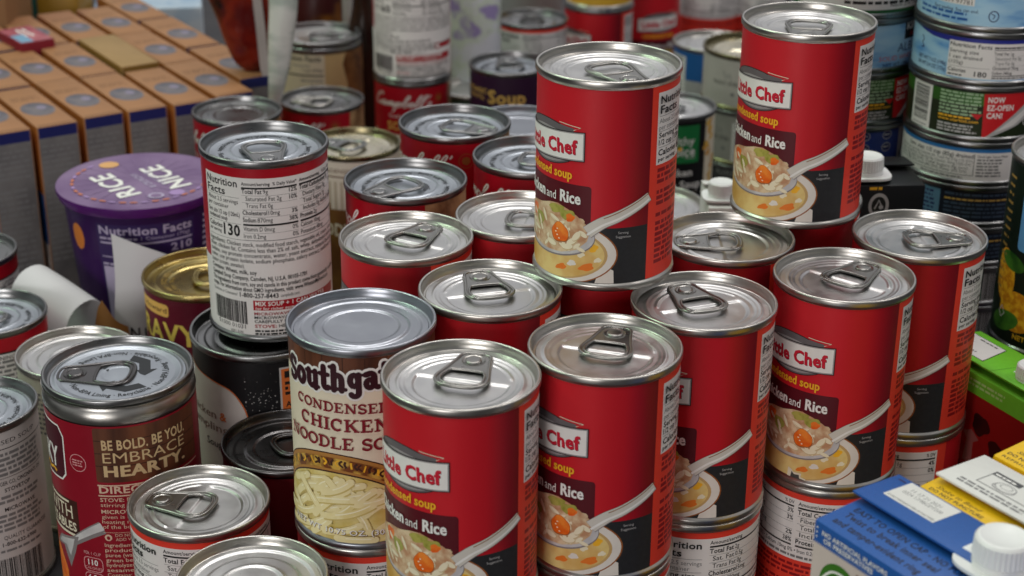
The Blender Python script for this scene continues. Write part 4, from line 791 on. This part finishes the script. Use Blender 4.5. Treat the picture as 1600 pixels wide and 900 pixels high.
for i,(lab,zt,kind,fn,col) in enumerate((('grey nutrition label can on top of the three-can grey stack',-62,'grey1',lambda F,R:greycan(F,R),(186,180,172)),('grey nutrition label can in the middle of the three-can grey stack',-109,'grey2',lambda F,R:greycan(F,R),(150,146,140)),('dark grey can at the bottom of the three-can grey stack',-156,'grey3',lambda F,R:greycan(F,R,'KIRKLAND'),(58,56,58)))):
    can('meat_can',lab,'can','grey stack of three cans',199,1376,zt,kind,(18,10,0)[i],'cream' if i==0 else 'dull',None,41.5,47,mat('stack_'+kind,col,.45),fn,olive_tin)
# stacks of flat fish cans
T2=(97.5,61.9,29.7,-4.9,-32.5,-59,-85,-111.7,-142,-172,-203.2); T1=(92,57.4,23.3,-10.4,-42.6,-75,-107,-139,-171,-203.2)
K2=(('code',WAVE,'pale blue fish can with barcode, topmost of the front fish can stack'),('facts',WAVE,'pale blue fish can with nutrition facts, second in the front stack'),('ezopen',mat('forest_label',(34,44,26),.38),'green fish can with red easy open flag in the front stack'),('white',WH,'white fish can with blue top band in the front stack'),('navy',mat('dark_navy_label',(30,34,46),.4),'dark navy fish can with slate panel in the front stack'),('navy',mat('dark_navy_label',(30,34,46),.4),'dark navy fish can second from the slate panel down in the front stack'),('codegreen',mat('dark_green_label',(26,40,36),.4),'dark green fish can with small barcode behind the right end can'),('codegreen',mat('dark_navy_label',(30,34,46),.4),'dark fish can with barcode just above the green carton'),('navy',BLK,None),('navy',BLK,None))
K1=(('greenwhite',mat('green_fish_label',(40,92,52),.4),'green and white text fish can, topmost of the rear fish can stack'),('albacore',WAVE,'pale blue albacore fish can in the rear stack'),('ezopen',mat('forest_label',(34,44,26),.38),'green fish can with red easy open flag in the rear stack'),('royal',mat('royal_label',(40,56,120),.4),'royal blue fish can with round icons in the rear stack'),('navy',BLK,'black fish can beside the white screw cap in the rear stack'),('navy',BLK,None),('navy',BLK,None),('navy',BLK,None),('navy',BLK,None))
for (X,Y,Z,KK,rot,g) in ((283.5,1000,T2,K2,0,'front stack of flat fish cans'),(213,1046,T1,K1,0,'rear stack of flat fish cans')):
    for i,(k,base,lab) in enumerate(KK):
        H=Z[i]-Z[i+1]
        rr=rot+(random.Random(i+int(X)).uniform(-4,4) if i>4 else 0)
        can('fish_can',lab or 'flat fish can hidden low down in the fish can stacks','fish can',g if lab else 'hidden flat fish cans',X,Y,Z[i],k+str(base.name)+g[:5],(rr+(42 if (k=='ezopen' and X<260) else 0)),'dull',None,42.5,H,base,tuna(k),tin_grey,top=3.2,bot=3.0)
can('vegetable_can','big dark can with corn picture at the right edge','vegetable can',None,313,884,15.6,'corn',0,'rings',None,38,112,mat('deep_green_label',(20,32,24),.38),corn,tin_grey)
can('vegetable_can','can with rust and navy label under the corn can at the right edge','vegetable can',None,313,884,-97,'band',0,'dull',None,38.9,106,BLK,darkband,tin_dark)
#PART3
# ---------------------------------------------------------------- cartons, boxes, bags
def plane_print(bm,F,mats,o,U,V,N,cuts=0):
    o,U,V,N=Vector(o),Vector(U),Vector(V),Vector(N)
    bake(F,lambda u,v,off:tuple(o+U*u+V*v+N*(off)),cuts,mats,bm)
def root(name,lab,cat,group=None,loc=(0,0,0)):
    t=bpy.data.objects.new(name,None); C.objects.link(t); t.location=loc; t.empty_display_size=.03
    t['label']=lab; t['category']=cat
    if group: t['group']=group
    return t
def hexa(bm,P,mi=(0,)*6,bev=.8):
    """P: 4 bottom corners then 4 top corners (counter-clockwise from above); faces order bottom, top, four sides"""
    v=[bm.verts.new(p) for p in P]; fs=[]
    for k,q in enumerate(((3,2,1,0),(4,5,6,7),(0,1,5,4),(1,2,6,5),(2,3,7,6),(3,0,4,7))):
        f=bm.faces.new([v[i] for i in q]); f.material_index=mi[k]; fs.append(f)
    if bev: bmesh.ops.bevel(bm,geom=list({e_ for f in fs for e_ in f.edges}),offset=bev,segments=2,affect='EDGES',profile=.5)
CAPW=mat('cap_white',(226,226,224),.35,var=.02)
def cap_mesh(R=12.5,H=15,fl=True):
    bm=bmesh.new(); n=72; rings=[]
    pr=[(R+.5,0),(R+.5,3.2),(R+.1,3.6),(R+.1,4.0),(R+.45,4.3),(R-.1,H-1.5),(R-1.0,H-.2),(R-2,H),(R-2.6,H-.4),(.4,H-.4)]
    for i,(r,z) in enumerate(pr):
        rings.append([bm.verts.new(((r+(.5 if (4<=i<=5 and k%2) else 0))*math.cos(2*PI*k/n),(r+(.5 if (4<=i<=5 and k%2) else 0))*math.sin(2*PI*k/n),z)) for k in range(n)])
    for a,b in zip(rings,rings[1:]):
        for k in range(n): bm.faces.new((a[k],a[(k+1)%n],b[(k+1)%n],b[k]))
    bm.faces.new(rings[-1])
    return finish(bm,'screw_cap',[CAPW],True,35)
def flange_mesh(a=19,b=17,h=1.4):
    bm=bmesh.new(); pts=[]
    for k in range(48):
        t=2*PI*k/48; c,s=math.cos(t),math.sin(t); pts.append((a*abs(c)**.55*(1 if c>0 else -1),b*abs(s)**.55*(1 if s>0 else -1)))
    plate(bm,pts,[],0,h); return finish(bm,'spout_flange',[CAPW],False)
CAPM=None; 
def carton(lab,o,al,as_,La,De,zt,body,flapm,flap,topF=None,flapF=None,frontF=None,sideF=None,cap=None,zb=-TABLE,raise_=2.6,name='broth_carton',capR=12.5,group='cartons with screw caps'):
    global CAPM
    l=Vector((math.cos(R_(al)),math.sin(R_(al)),0)); s=Vector((math.cos(R_(as_)),math.sin(R_(as_)),0)); o=Vector((o[0],o[1],0))
    t=root(name,lab,'carton',group,(o.x*MM,o.y*MM,(zb+TABLE)*MM)); up_=Vector((0,0,1)); zz=zt-zb
    bm=bmesh.new(); mats=[body]
    q=[Vector((0,0,0)),l*La,l*La+s*De,s*De]
    hexa(bm,[p.copy() for p in q]+[p+up_*zz for p in q],bev=1.2)
    if topF: plane_print(bm,topF,mats,up_*zz,l,s,up_)
    n=l.cross(up_).normalized()
    if frontF: plane_print(bm,frontF,mats,up_*zz,l,up_,n)
    if sideF: plane_print(bm,sideF,mats,up_*zz+s*De,-s,up_,-l)
    link('body',finish(bm,'carton_body',mats,True,30),t)
    b0,b1,a0,a1=flap; bm=bmesh.new(); mats=[flapm]
    h=lambda b:zz+.6+raise_*(1-(b-b0)/(b1-b0))
    P=[l*a0+s*b0,l*a1+s*b0,l*a1+s*b1,l*a0+s*b1]; hh=[h(b0),h(b0),h(b1),h(b1)]
    hexa(bm,[p+up_*(k-.5) for p,k in zip(P,hh)]+[p+up_*(k+.6) for p,k in zip(P,hh)],bev=.25)
    sl=Vector(s*(b1-b0)+up_*(h(b1)-h(b0))).normalized(); N=l.cross(sl).normalized()
    if N.z<0: N=-N
    if flapF: plane_print(bm,flapF,mats,l*0+s*b0+up_*(h(b0)+.62),l,sl,N)
    link('top_flap',finish(bm,'top_flap',mats,True,30),t)
    if cap:
        if CAPM is None: CAPM=(cap_mesh(),flange_mesh())
        c=l*cap[0]+s*cap[1]+up_*(zz+1.0+raise_*.35); k=cap[2] if len(cap)>2 else 1
        f=link('spout_flange',CAPM[1],t,loc=c*MM,rot=(0,0,R_(al))); f.scale=(k,k,1)
        g=link('screw_cap',CAPM[0],t,loc=(c+up_*1.3)*MM,rot=(0,0,R_(al))); g.scale=(k,k,k)
    return t
BLUEC=mat('carton_blue',(34,84,154),.38,var=.07,scale=900,bump=.25); YELC=mat('carton_yellow',(226,180,24),.38,var=.04,scale=600,bump=.2); WHC=mat('carton_white',(214,212,208),.45,var=.02,bump=.15,scale=300)
GRNC=mat('carton_green',(110,190,50),.4,var=.04,scale=300,bump=.15); BLKC=mat('carton_black',(24,24,26),.4); GREIGE=mat('carton_greige',(206,192,184),.42)
TX=ink('text_navy',(8,12,30)); 
tf=Flat()
tf.text('EASY TO OPEN CAP - NO PULL TAB',5.2,16.3,3.3,TX,66,2,.06); tf.text('Twist to break inner seal',5.4,10.6,3.7,TX,47,2,.06); tf.text('and tamper-evident ring',5.2,4.3,3.7,TX,44,2,.06)
ff=Flat(); ff.poly([(6.5,9.4),(32.5,9.4),(32.5,27),(6.5,27)],WHC,1)
ff.text('11 17 21 2021',11,21,2.3,TX,15,3,-.012); ff.text('0224 17/9BCDT200',9.5,17.4,2.3,TX,20,3,-.012); ff.text('DO NOT PURCHASE IF OPEN OR PUNCTURED',7.5,10.6,1.3,TX,24,3,.02); ff.text('UPPORATE',2.5,23,2.2,TX,3,3,.0) if False else None
ff.greek(1.6,24,4,1,2,NAVY,2,.6)
fr=Flat(); z_=[(x*.9,-8.2-(.7 if k%2 else 0)) for k,x in enumerate(range(0,106))]
fr.poly([(0,-200)]+[(x,y) for x,y in [(95,-200)]]+[(95,-8.2)]+z_[::-1],GREIGE,1) if False else fr.rect(.6,-190,96,-9.0,GREIGE,1)
fr.poly([(k*.9,-8.9-(.55 if k%2 else 0)) for k in range(0,106)]+[(95,-9.6),(95,-8.4),(0,-8.4)],BLUEC,2) if False else [fr.poly([(k*1.2,-9.05),(k*1.2+1.2,-9.05),(k*1.2+.6,-9.9)],BLUEC,2) for k in range(0,79)]
fr.text('NO ARTIFICIAL FLAVORS',5,-4.8,2.0,WHT,34,2,.035); fr.text('OR PRESERVATIVES',6,-7.7,2.0,WHT,26,2,.035); [fr.ell(2.2,-2.6-k*2,.4,.4,WHT,2,10) for k in range(3)]
LG=mat('leaf_print',(60,116,36),.4); fr.ell(16,-24,10.5,11,LG,2,36); fr.ell(24,-26,7,9,LG,2,30,.4); fr.stroke([(6,-24),(12,-17.5),(20,-17),(26,-22)],1.0,WHT,3); fr.stroke([(17,-17.6),(22,-20),(24,-26)],.7,WHT,3); fr.text('Simple',11,-27,3.6,WHT,11,3,0)
fr.poly([(24,-12),(38,-12),(40,-30),(27,-30)],mix2('printed_cocoa',(150,112,88),(120,84,64),60,.4),2); fr.poly([(47,-10),(53,-13),(58,-40),(47,-40)],mat('leaf_print',(60,116,36),.4),2); fr.stroke([(55,-10.5),(58,-9.6),(62,-10.2),(64,-12)],2.2,ink('sleeve',(206,160,140)),3); fr.rect(58,-16,68,-11.4,WHT,3)
carton('blue and white broth carton with white screw cap in the front right corner',(116.2,557.6),-56,38.2,95,51.2,-20,BLUEC,BLUEC,(22.4,50.2,-1.2,95),tf,ff,fr,None,(66,31,.8))
tf2=Flat(); tf2.text('Shake to Blend',5,4.6,2.2,TX,22,2,.0,shear=.4); tf2.text('DO NOT PUNCTURE',4,1.4,2.0,TX,27,2,.03)
ff2=Flat(); ff2.rect(14,10,44,24,GRY,2); ff2.rect(14.6,10.6,43.4,23.4,WHC,3); ff2.rect(14,20.2,28,24,ink('dark_grey',(70,70,72)),4); ff2.greek(15,21.3,11,1,1.5,WHT,4,.8)
ff2.ell(25,15.4,5,3.6,GRY,4,24); ff2.ell(25,15.4,4.5,3.2,WHC,4,24); ff2.ell(25,16,3,2.1,GRY,4,24); ff2.ell(25,16,2.6,1.8,WHC,4,24); ff2.stroke([(20,15),(20.4,12.6),(25,11.2),(29.6,12.6),(30,15)],.5,GRY,4); ff2.greek(9,6,36,2,2.4,GRY,2,.55,3)
carton('yellow broth carton with pale folded flap behind the blue carton',(116.2+8*.56+51.8*.786,557.6-8*.83+51.8*.618),-56,38.2,95,40.5,-20,YELC,WHC,(8.2,39.5,1.5,95),tf2,ff2)
tf3=Flat(); tf3.text('Shake to Blend',5,9.5,2.2,TX,22,2,.0,shear=.4); tf3.text('DO NOT PUNCTURE',3,5.6,2.2,TX,30,2,.035); tf3.text('REFRIGERATE',3,2,1.8,TX,24,2,.0)
carton('yellow broth carton furthest back at the right edge',(116.2+11*.56+94.4*.786,557.6-11*.83+94.4*.618),-56,38.2,95,44,-19,YELC,WHC,(22,43,1.5,95),tf3,None)
g1=Flat(); g1.greek(2,-4.6,60,2,2.6,ink('pale_green2',(176,220,140)),2,.5)
MUSH=mix2('printed_mushroom',(60,16,14),(30,10,10),40,.4); g1.rect(-20,-130,90,-11.5,mat('carton_red',(150,24,22),.4),1); g1.ell(46,-27,6.5,6,MUSH,2,28,.3,.12); g1.ell(58,-36,5,5,MUSH,2,24,.3,.1); g1.poly([(34,-35),(40,-32),(46,-36),(42,-39),(42.5,-52),(35.5,-52),(37,-39)],ink('mush_pale',(150,84,80)),2)
gf=Flat(); gf.poly([(1,5),(35,5),(27,30),(1,30)],K_,1); gf.poly([(1,5.6),(34.2,5.6),(26.5,29.5),(1,29.5)],WHC,2); gf.greek(10,26,14,1,2,K_,3,.6); gf.greek(12,10,12,2,3,K_,3,.5); gf.rect(46,0,46.4,33,ink('fold_green',(70,130,36)),1)
carton('lime green and red broth carton behind the right end can',(242.5-15,807.6+28),-62,28,110,38,-80,GRNC,GRNC,(1.5,37,-.2,110),None,gf,g1,None,(62,15,.62),raise_=4)
BK=Flat(); BK.ell(26,-12,5.8,7.4,LGRY,1,36); BK.ell(26,-12,4.1,5.3,K_,2,32); BK.stroke([(23.8,-14),(26,-8.8),(28.4,-13.8)],1.0,LGRY,3,False); BK.ell(27.4,-13,1.3,1.3,LGRY,3,14); BK.rect(23.5,-16,28.5,-15.4,LGRY,3); BK.greek(20,-2.6,8,1,2.2,YEL,2,.8)
carton('black carton with white screw cap and round recycling mark beside the raised can',(180,892),4,94,52,46,-8.5,BLKC,BLKC,(24,45,0,52),None,None,BK,None,(21,13,.7))
carton('white topped carton with screw cap between the two raised cans',(119,965),0,90,52,46,-50,WHC,WHC,(32,45,0,52),None,None,None,None,(9,13,.62))
# food boxes at the back left -----------------------------------------------------
BOXO=mat('box_orange',(158,112,76),.55,var=.12,scale=22); BOXG=mix2('box_print_grey',(122,118,116),(92,89,90),30,.5,.35,.65,6); OV=mix2('box_oval',(116,108,112),(88,86,96),60,.5); BOXS=mat('box_side',(150,86,36),.5)
w=Vector((math.cos(R_(32)),math.sin(R_(32)),0)); dv=Vector((math.cos(R_(123.5)),math.sin(R_(123.5)),0)); upv=Vector((0,0,1))
def boxmesh(W_,L_,H_,tp,side,front,oval=True):
    bm=bmesh.new(); mats=[tp,side,front]
    q=[Vector((0,0,0)),w*W_,w*W_+dv*L_,dv*L_]
    hexa(bm,q+[p+upv*H_ for p in q],(1,0,2,1,2,1),bev=.7)
    n=w.cross(upv).normalized()
    F=Flat()
    if oval: F.ell(W_*.5,L_*.42,W_*.40,L_*.17,OV,1,30); F.ell(W_*.62,L_*.45,W_*.12,L_*.05,mat('oval_mark',(132,122,142),.5),2,20); F.rect(W_*.06,L_*.02,W_*.94,L_*.045,mat('box_crease',(128,90,60),.6),1); F.greek(W_*.15,L_*.74,W_*.7,3,3.6,mat('box_crease',(128,90,60),.6),1,.5)
    plane_print(bm,F,mats,upv*H_,w,dv,upv)
    F=Flat()
    if oval:
        F.rect(.8,-9,W_-.8,-.8,ink('box_navy',(36,40,96)),1)
        F.greek(2,-16,W_-5,6,4,GRY,1,.45,4); F.greek(2,-46,W_-5,14,4.5,GRY,1,.4,5)
    plane_print(bm,F,mats,upv*H_,w,upv,n)
    F=Flat()
    if oval: F.rect(1,-130,L_-1,-52,ink('box_blue',(40,92,160)),1); F.rect(1,-130,L_-1,-92,WHC,2)
    plane_print(bm,F,mats,upv*H_+dv*L_,-dv,upv,-w)
    return finish(bm,'carton_box',mats,True,30)
BM=boxmesh(30,101,134,BOXO,BOXS,BOXG)
P0=Vector((-347,1164,0)); rr=random.Random(4)
rown=('front','middle','back'); coln=('first','second','third','fourth','fifth','sixth','seventh','eighth')
for r_ in range(3):
    for c_ in range(8):
        if (r_,c_)==(1,5) or (r_==2 and c_ in(1,2)) or (r_<2 and c_==0 and r_==0) : continue
        p=P0+w*(-66+34.8*c_+rr.uniform(-1,1))+dv*(r_*104+rr.uniform(-3,3)+(38 if c_==7 else 0))
        o=link('food_box',BM,None,(p.x*MM,p.y*MM,0),(0,0,R_(rr.uniform(-.8,.8)))); o['label']=f'orange topped food box with grey oval, {rown[r_]} row, {coln[c_]} column from the left'; o['category']='food box'; o['group']='orange topped food boxes in rows'
p=P0+w*(-66+34.8*5)+dv*104
o=link('food_box',boxmesh(31,98,137,mat('box_tan',(156,124,80),.5),mat('box_mustard',(120,88,36),.5),mat('box_mustard',(120,88,36),.5),False),None,(p.x*MM,p.y*MM,0)); o['label']='plain tan box without an oval standing among the orange topped boxes'; o['category']='food box'
def pack(name,lab,cat,x0,x1,y0,y1,z0,z1,m,rot=0,prints=None,bev=2,group=None):
    t=root(name,lab,cat,group,((x0+x1)/2*MM,(y0+y1)/2*MM,(z0+TABLE)*MM)); t.rotation_euler=(0,0,R_(rot))
    bm=bmesh.new(); hx,hy=(x1-x0)/2,(y1-y0)/2; mats=[m]
    q=[Vector((-hx,-hy,0)),Vector((hx,-hy,0)),Vector((hx,hy,0)),Vector((-hx,hy,0))]; hexa(bm,q+[v+upv*(z1-z0) for v in q],bev=bev)
    if prints:
        for F,side in prints:
            if side=='top': plane_print(bm,F,mats,(-hx,-hy,z1-z0),(1,0,0),(0,1,0),(0,0,1))
            else: plane_print(bm,F,mats,(-hx,-hy,0),(1,0,0),(0,0,1),(0,-1,0))
    link('body',finish(bm,name,mats,True,30),t); return t
F1=Flat(); F1.rect(.8,.8,51,29,mix2('pack_pink',(150,70,84),(176,104,112),60,.5),1); F1.rect(24,2,49,13,ink('pack_blue',(120,160,190)),2); F1.greek(8,18,26,2,5,WHT,2,.5)
F2=Flat(); F2.rect(1,9,60,15,ink('pack_green',(60,140,76)),1)
pack('food_box','pink and green pack lying between the orange boxes','food box',-436,-384,1372,1402,-203.2,-62,mat('pack_red',(120,26,38),.45),-52,[(F1,'top'),(F2,'front')])
pack('cardboard_box','brown cardboard box at the left edge behind the food boxes','cardboard box',-540,-440,1440,1520,-203.2,10,mat('cardboard',(136,98,64),.7,var=.05,scale=20))
pack('food_box','teal box behind the orange boxes','food box',-469,-441,1540,1580,-203.2,-60,mat('pack_teal',(44,100,96),.5))
pack('food_box','mustard box behind the orange boxes','food box',-439,-402,1530,1590,-203.2,-60,mat('pack_mustard',(150,112,30),.5))
pack('food_pack','white and blue pack lying behind the last orange boxes','food pack',-400,-300,1560,1630,-203.2,-84,mix2('pack_white_blue',(196,204,212),(130,160,190),16,.4),10)
def bag(name,lab,secs,y,m,th=.5,cat='bag',prints=None,lean=0):
    """secs: (z, x centre, half width, half depth) from the bottom up"""
    t=root(name,lab,cat,None,(secs[0][1]*MM,y*MM,(secs[0][0]+TABLE)*MM)); bm=bmesh.new(); n=32; prev=None; x0=secs[0][1]; z0=secs[0][0]; rr=random.Random(len(lab))
    S_=cr(secs); 
    for i,(z,x,a,b) in enumerate(S_):
        ring=[]
        for k in range(n):
            tt=2*PI*k/n; c,s=math.cos(tt),math.sin(tt); e=1.15
            wv=1+.05*math.sin(3*tt+z*.11)+.03*math.sin(7*tt+z*.23)
            ring.append(bm.verts.new((x-x0+a*abs(c)**e*(1 if c>0 else -1),b*s*wv+lean*(z-z0),z-z0)))
        if prev:
            for k in range(n): bm.faces.new((prev[k],prev[(k+1)%n],ring[(k+1)%n],ring[k]))
        else: bm.faces.new(ring[::-1])
        prev=ring
    bm.faces.new(prev); link('body',finish(bm,name,[m],True,60),t); return t
PCH=mix2('pouch_contents',(84,18,16),(30,8,10),28,.12,.35,.65,4,(120,36,22)); 
t=bag('food_pouch','dark red brown glossy pouch standing on the orange boxes',[(-69,-206,9,4),(-62,-208,15,9),(-45,-209,21,13),(-25,-211,25,14),(-5,-213,30,14),(12,-214,32,11),(30,-214,32,5)],1312,PCH)
bm=bmesh.new(); pts=[(7,-69),(5.5,-60),(4,-30),(2,0),(1,32)]
for i in range(4): pass
v=[[bm.verts.new((x+dx,yy,z+69)) for dx,yy in((0,-16.5),(7,-15.6))] for (x,z) in cr(pts)]
for a,b in zip(v,v[1:]): bm.faces.new((a[0],a[1],b[1],b[0]))
bmesh.ops.solidify(bm,geom=bm.faces[:],thickness=.5); link('label_strip',finish(bm,'label_strip',[mat('seal_white',(206,200,196),.35)],True),t)
bag('food_pouch','pale pouch with small grey print beside the dark red brown pouch',[(-98,-190,3,2),(-85,-188,5,4),(-60,-184,8,6),(-35,-181,10,8),(-10,-178,11,8),(25,-177,12,4)],1282,mix2('pouch_pale',(206,206,200),(168,176,168),30,.35,.45,.6,6,None,(1,1,3)))
bag('food_pouch','amber and dark pouch at the top edge behind the tan can',[(-203,-185,20,10),(-150,-185,22,16),(-80,-185,24,16),(-20,-185,22,6)],1560,mix2('pouch_amber',(190,126,40),(60,24,24),18,.3,.42,.55,2))
bag('food_pouch','white pouch at the top edge between amber pouch and brown bottle',[(-203,-155,12,10),(-150,-155,13,14),(-80,-155,13,14),(-20,-155,12,6)],1600,mat('pouch_white',(190,192,196),.4))
bag('syrup_bottle','dark brown bottle between the tan can and the stacked white can',[(-203,-136,16,16),(-195,-136,17,17),(-120,-136,17,17),(-90,-136,15,15),(-60,-136,9,9),(-20,-136,8,8)],1490,mix2('bottle_brown',(58,38,28),(36,24,20),20,.25),cat='bottle')
bag('flower_bag','white plastic bag with flower pattern at the top between the cans',[(-203,-40,24,12),(-150,-40,27,18),(-90,-39,27,18),(-30,-39,26,10)],1510,mix2('flower_film',(204,206,212),(150,136,180),42,.3,.48,.66,3,(196,206,190)))
# purple noodle bowl --------------------------------------------------------------
t=root('noodle_bowl','purple rice noodle bowl with printed film lid','noodle bowl',None,(-240*MM,1028*MM,0))
PU=mat('bowl_purple',(48,16,72),.35,var=.06,scale=20); PL=mix2('lid_purple',(100,70,114),(130,104,140),24,.32,.35,.65,6); 
Hb=144; Rt,Rb=49.5,38
bm=bmesh.new(); mats=[PU]; lathe(bm,[(.5,3),(Rb-4,3),(Rb-3,0),(Rb,0)]+[(Rb+(Rt-Rb)*k/8,Hb*.965*k/8) for k in range(1,9)],NSEG,0)
F=Flat(); d=dg(47.5); U=lambda a:a*d
F.rect(U(-30),-120,U(46),-6.5,ink('bowl_panel',(52,34,84)),1); LV2=ink('lavender',(176,164,190)); F.text('Nutrition Facts',U(-28),-13.4,5.4,LV2,U(72),3,.04); F.greek(U(-28),-17,U(30),1,2.4,LV2,3,.6); F.text('1 Container (70g)',U(4),-17,2.2,LV2,U(38),3,0); F.rect(U(-28),-20,U(44),-18.8,LV2,3); F.text('210',U(44),-26.6,5,LV2,U(18),3,.04,'r'); F.rect(U(-28),-29.4,U(44),-28.8,LV2,3)
for k in range(9): F.greek(U(-28),-35-k*6,U(70),1,3,LV2,3,.5,k); F.rect(U(-28),-36.4-k*6,U(44),-36,LV2,3)
F.ell(U(-52),-20,6,9,mat('almond',(200,116,52),.4),2,26); F.greek(U(56),-10,U(30),10,4,LV2,2,.5,3); F.rect(U(-80),-140,U(-34),-108,mat('bowl_gold',(190,130,60),.4),1); F.rect(U(-34),-140,U(60),-124,mat('bowl_rust',(150,60,30),.4),1)
F.items=[([(x,y+Hb*.965) for x,y in vs],fs,m,o_) for vs,fs,m,o_ in F.items]
def cone(u,v,off):
    tt=u/47.5; r=Rb+(Rt-Rb)*v/(Hb*.965)+off; return (r*math.sin(tt),-r*math.cos(tt),v)
bake(F,cone,2*PI*47.5/NSEG,mats,bm); link('cup',finish(bm,'noodle_cup',mats,True,40),t,rot=(0,0,R_(6)))
bm=bmesh.new(); mats=[PL,mat('lid_rim_purple',(78,26,98),.25,var=.1,scale=80)]
lathe(bm,[(Rt+.2,-7.5),(Rt+2.6,-6.5),(Rt+4.2,-2),(Rt+3.8,0)],NSEG,1); lathe(bm,[(Rt+3.8,0),(Rt,.6),(Rt-3,.4),(30,.5),(.5,.7)],NSEG,0)
F=Flat(); ro=R_(128)
def blk(s_,cx,cy,cap,wd,b=.05): F.text(s_,cx,cy,cap,WHT,wd,2,b,'c',ro)
blk('RICE',-8.2,-8.4,14,46); blk('NICE',20.5,9.0,14,46); F.text('& CRUNCHY',4,-1.5,4.4,LV2,30,2,.02,'c',ro); F.text('NOODLE BOWL',9.5,3,3.2,LV2,30,2,.0,'c',ro)
F.ell(-26,26,6.5,6,mat('lid_gold',(214,160,100),.4),2,24)
for k in range(26):
    a=R_(150+k*9); F.ell(43*math.cos(a),43*math.sin(a),2.6,1.1,mat('lid_copper',(190,110,80),.4) if k%3 else mat('lid_lilac',(160,130,180),.4),2,14,a+PI/2)
[F.stroke([((14+8*math.sin(k*2.1))*math.cos(R_(k*15)),(14+8*math.sin(k*2.1))*math.sin(R_(k*15))),(40*math.cos(R_(k*15+4)),40*math.sin(R_(k*15+4)))],.5,mat('lid_line',(136,110,150),.4),1,False) for k in range(24)]
F.ell(16,-30,5,5,LV2,2,20); F.ell(16,-30,3.6,3.6,PL,3,20); F.ell(28,-24,5,5,mat('lid_lilac',(160,130,180),.4),2,20)
bake(F,lambda u,v,off:(u,v,.75+off),0,mats,bm); link('film_lid',finish(bm,'film_lid',mats,True,40),t,loc=(0,0,(Hb+.6)*MM))
# paper scraps ----------------------------------------------------------------------
PAP=mat('paper_white',(204,202,204),.6,var=.03,scale=20); PIN=mat('paper_inside',(132,88,40),.6)
def sheet(name,lab,rows,m,inner=None,th=.6,F=None):
    t=root(name,lab,'paper',None,(rows[0][0][0]*MM,rows[0][0][1]*MM,(rows[0][0][2]+TABLE)*MM)); o0=Vector(rows[0][0]); bm=bmesh.new()
    R1=[cr(r) for r in rows]; cols=[cr([r[i] for r in R1],n=6) for i in range(len(R1[0]))]
    vv=[[bm.verts.new(Vector(p)-o0) for p in c] for c in cols]
    for a,b in zip(vv,vv[1:]):
        for k in range(len(a)-1): bm.faces.new((a[k],b[k],b[k+1],a[k+1]))
    bmesh.ops.recalc_face_normals(bm,faces=bm.faces[:]); r=bmesh.ops.solidify(bm,geom=bm.faces[:],thickness=th)
    mats=[m]
    if F: plane_print(bm,F[0],mats,*F[1])
    link('page',finish(bm,name,mats,True,60),t); return t
def up3(x,y,z): return (x,y,z)
a=[up3(-318,962,-203),up3(-316,960,-140),up3(-312,958,-112),up3(-304,966,-97),up3(-293,978,-98),up3(-288,986,-120),up3(-288,986,-203)]
b=[up3(-276,945,-203),up3(-276,944,-150),up3(-274,942,-126),up3(-268,950,-114),up3(-258,962,-114),up3(-253,968,-134),up3(-253,968,-203)]
mid=[tuple((p+q)/2+(0,-1.5,1.5)[i] for i,(p,q) in enumerate(zip(x,y))) for x,y in zip(a,b)]
sheet('paper_wrap','white folded paper sheet behind the left edge cans',[a,mid,b],PAP)
c=[up3(-268,934,-203),up3(-268,934,-140),up3(-269,936,-128)]; dd=[up3(-240,940,-203),up3(-240,940,-150),up3(-241,942,-140)]; e2=[up3(-226,925,-203),up3(-226,925,-155),up3(-226,926,-147)]
sheet('paper_wrap','low white paper edge with brown inside beside the gold lidded can',[c,dd,e2],PAP)
sheet('paper_wrap','brown inner paper fold showing behind the white paper edge',[[(-262,957,-203),(-262,957,-150),(-258,957,-122),(-254,957,-112)],[(-250,950,-203),(-250,950,-150),(-248,952,-134),(-246,955,-124)],[(-238,955,-203),(-238,955,-150),(-238,956,-138),(-239,958,-130)]],PIN)
PF=Flat(); PF.stroke([(0,0),(0,7)],1.0,K_,1,False); PF.stroke([(0,7),(4.5,0)],1.0,K_,1,False); PF.stroke([(4.5,0),(4.8,7)],1.0,K_,1,False); PF.stroke([(9,7),(9,2),(11,0),(14,1),(14.4,7)],1.0,K_,1)
sheet('paper_wrap','upright white paper with hand lettering in front of the purple bowl',[[(-250,962,-203),(-249,962,-140),(-246,964,-100),(-247,968,-72)],[(-232,962,-203),(-231,962,-140),(-231,964,-100),(-231,968,-79)],[(-213,968,-203),(-213,968,-140),(-213,970,-110),(-212,972,-88)]],PAP,F=(PF,((250-238,-1.2,203.2-139.5),(1,0.02,0),(0,0.03,1),(0,-1,0))))
bpy.data.objects.remove(_to)
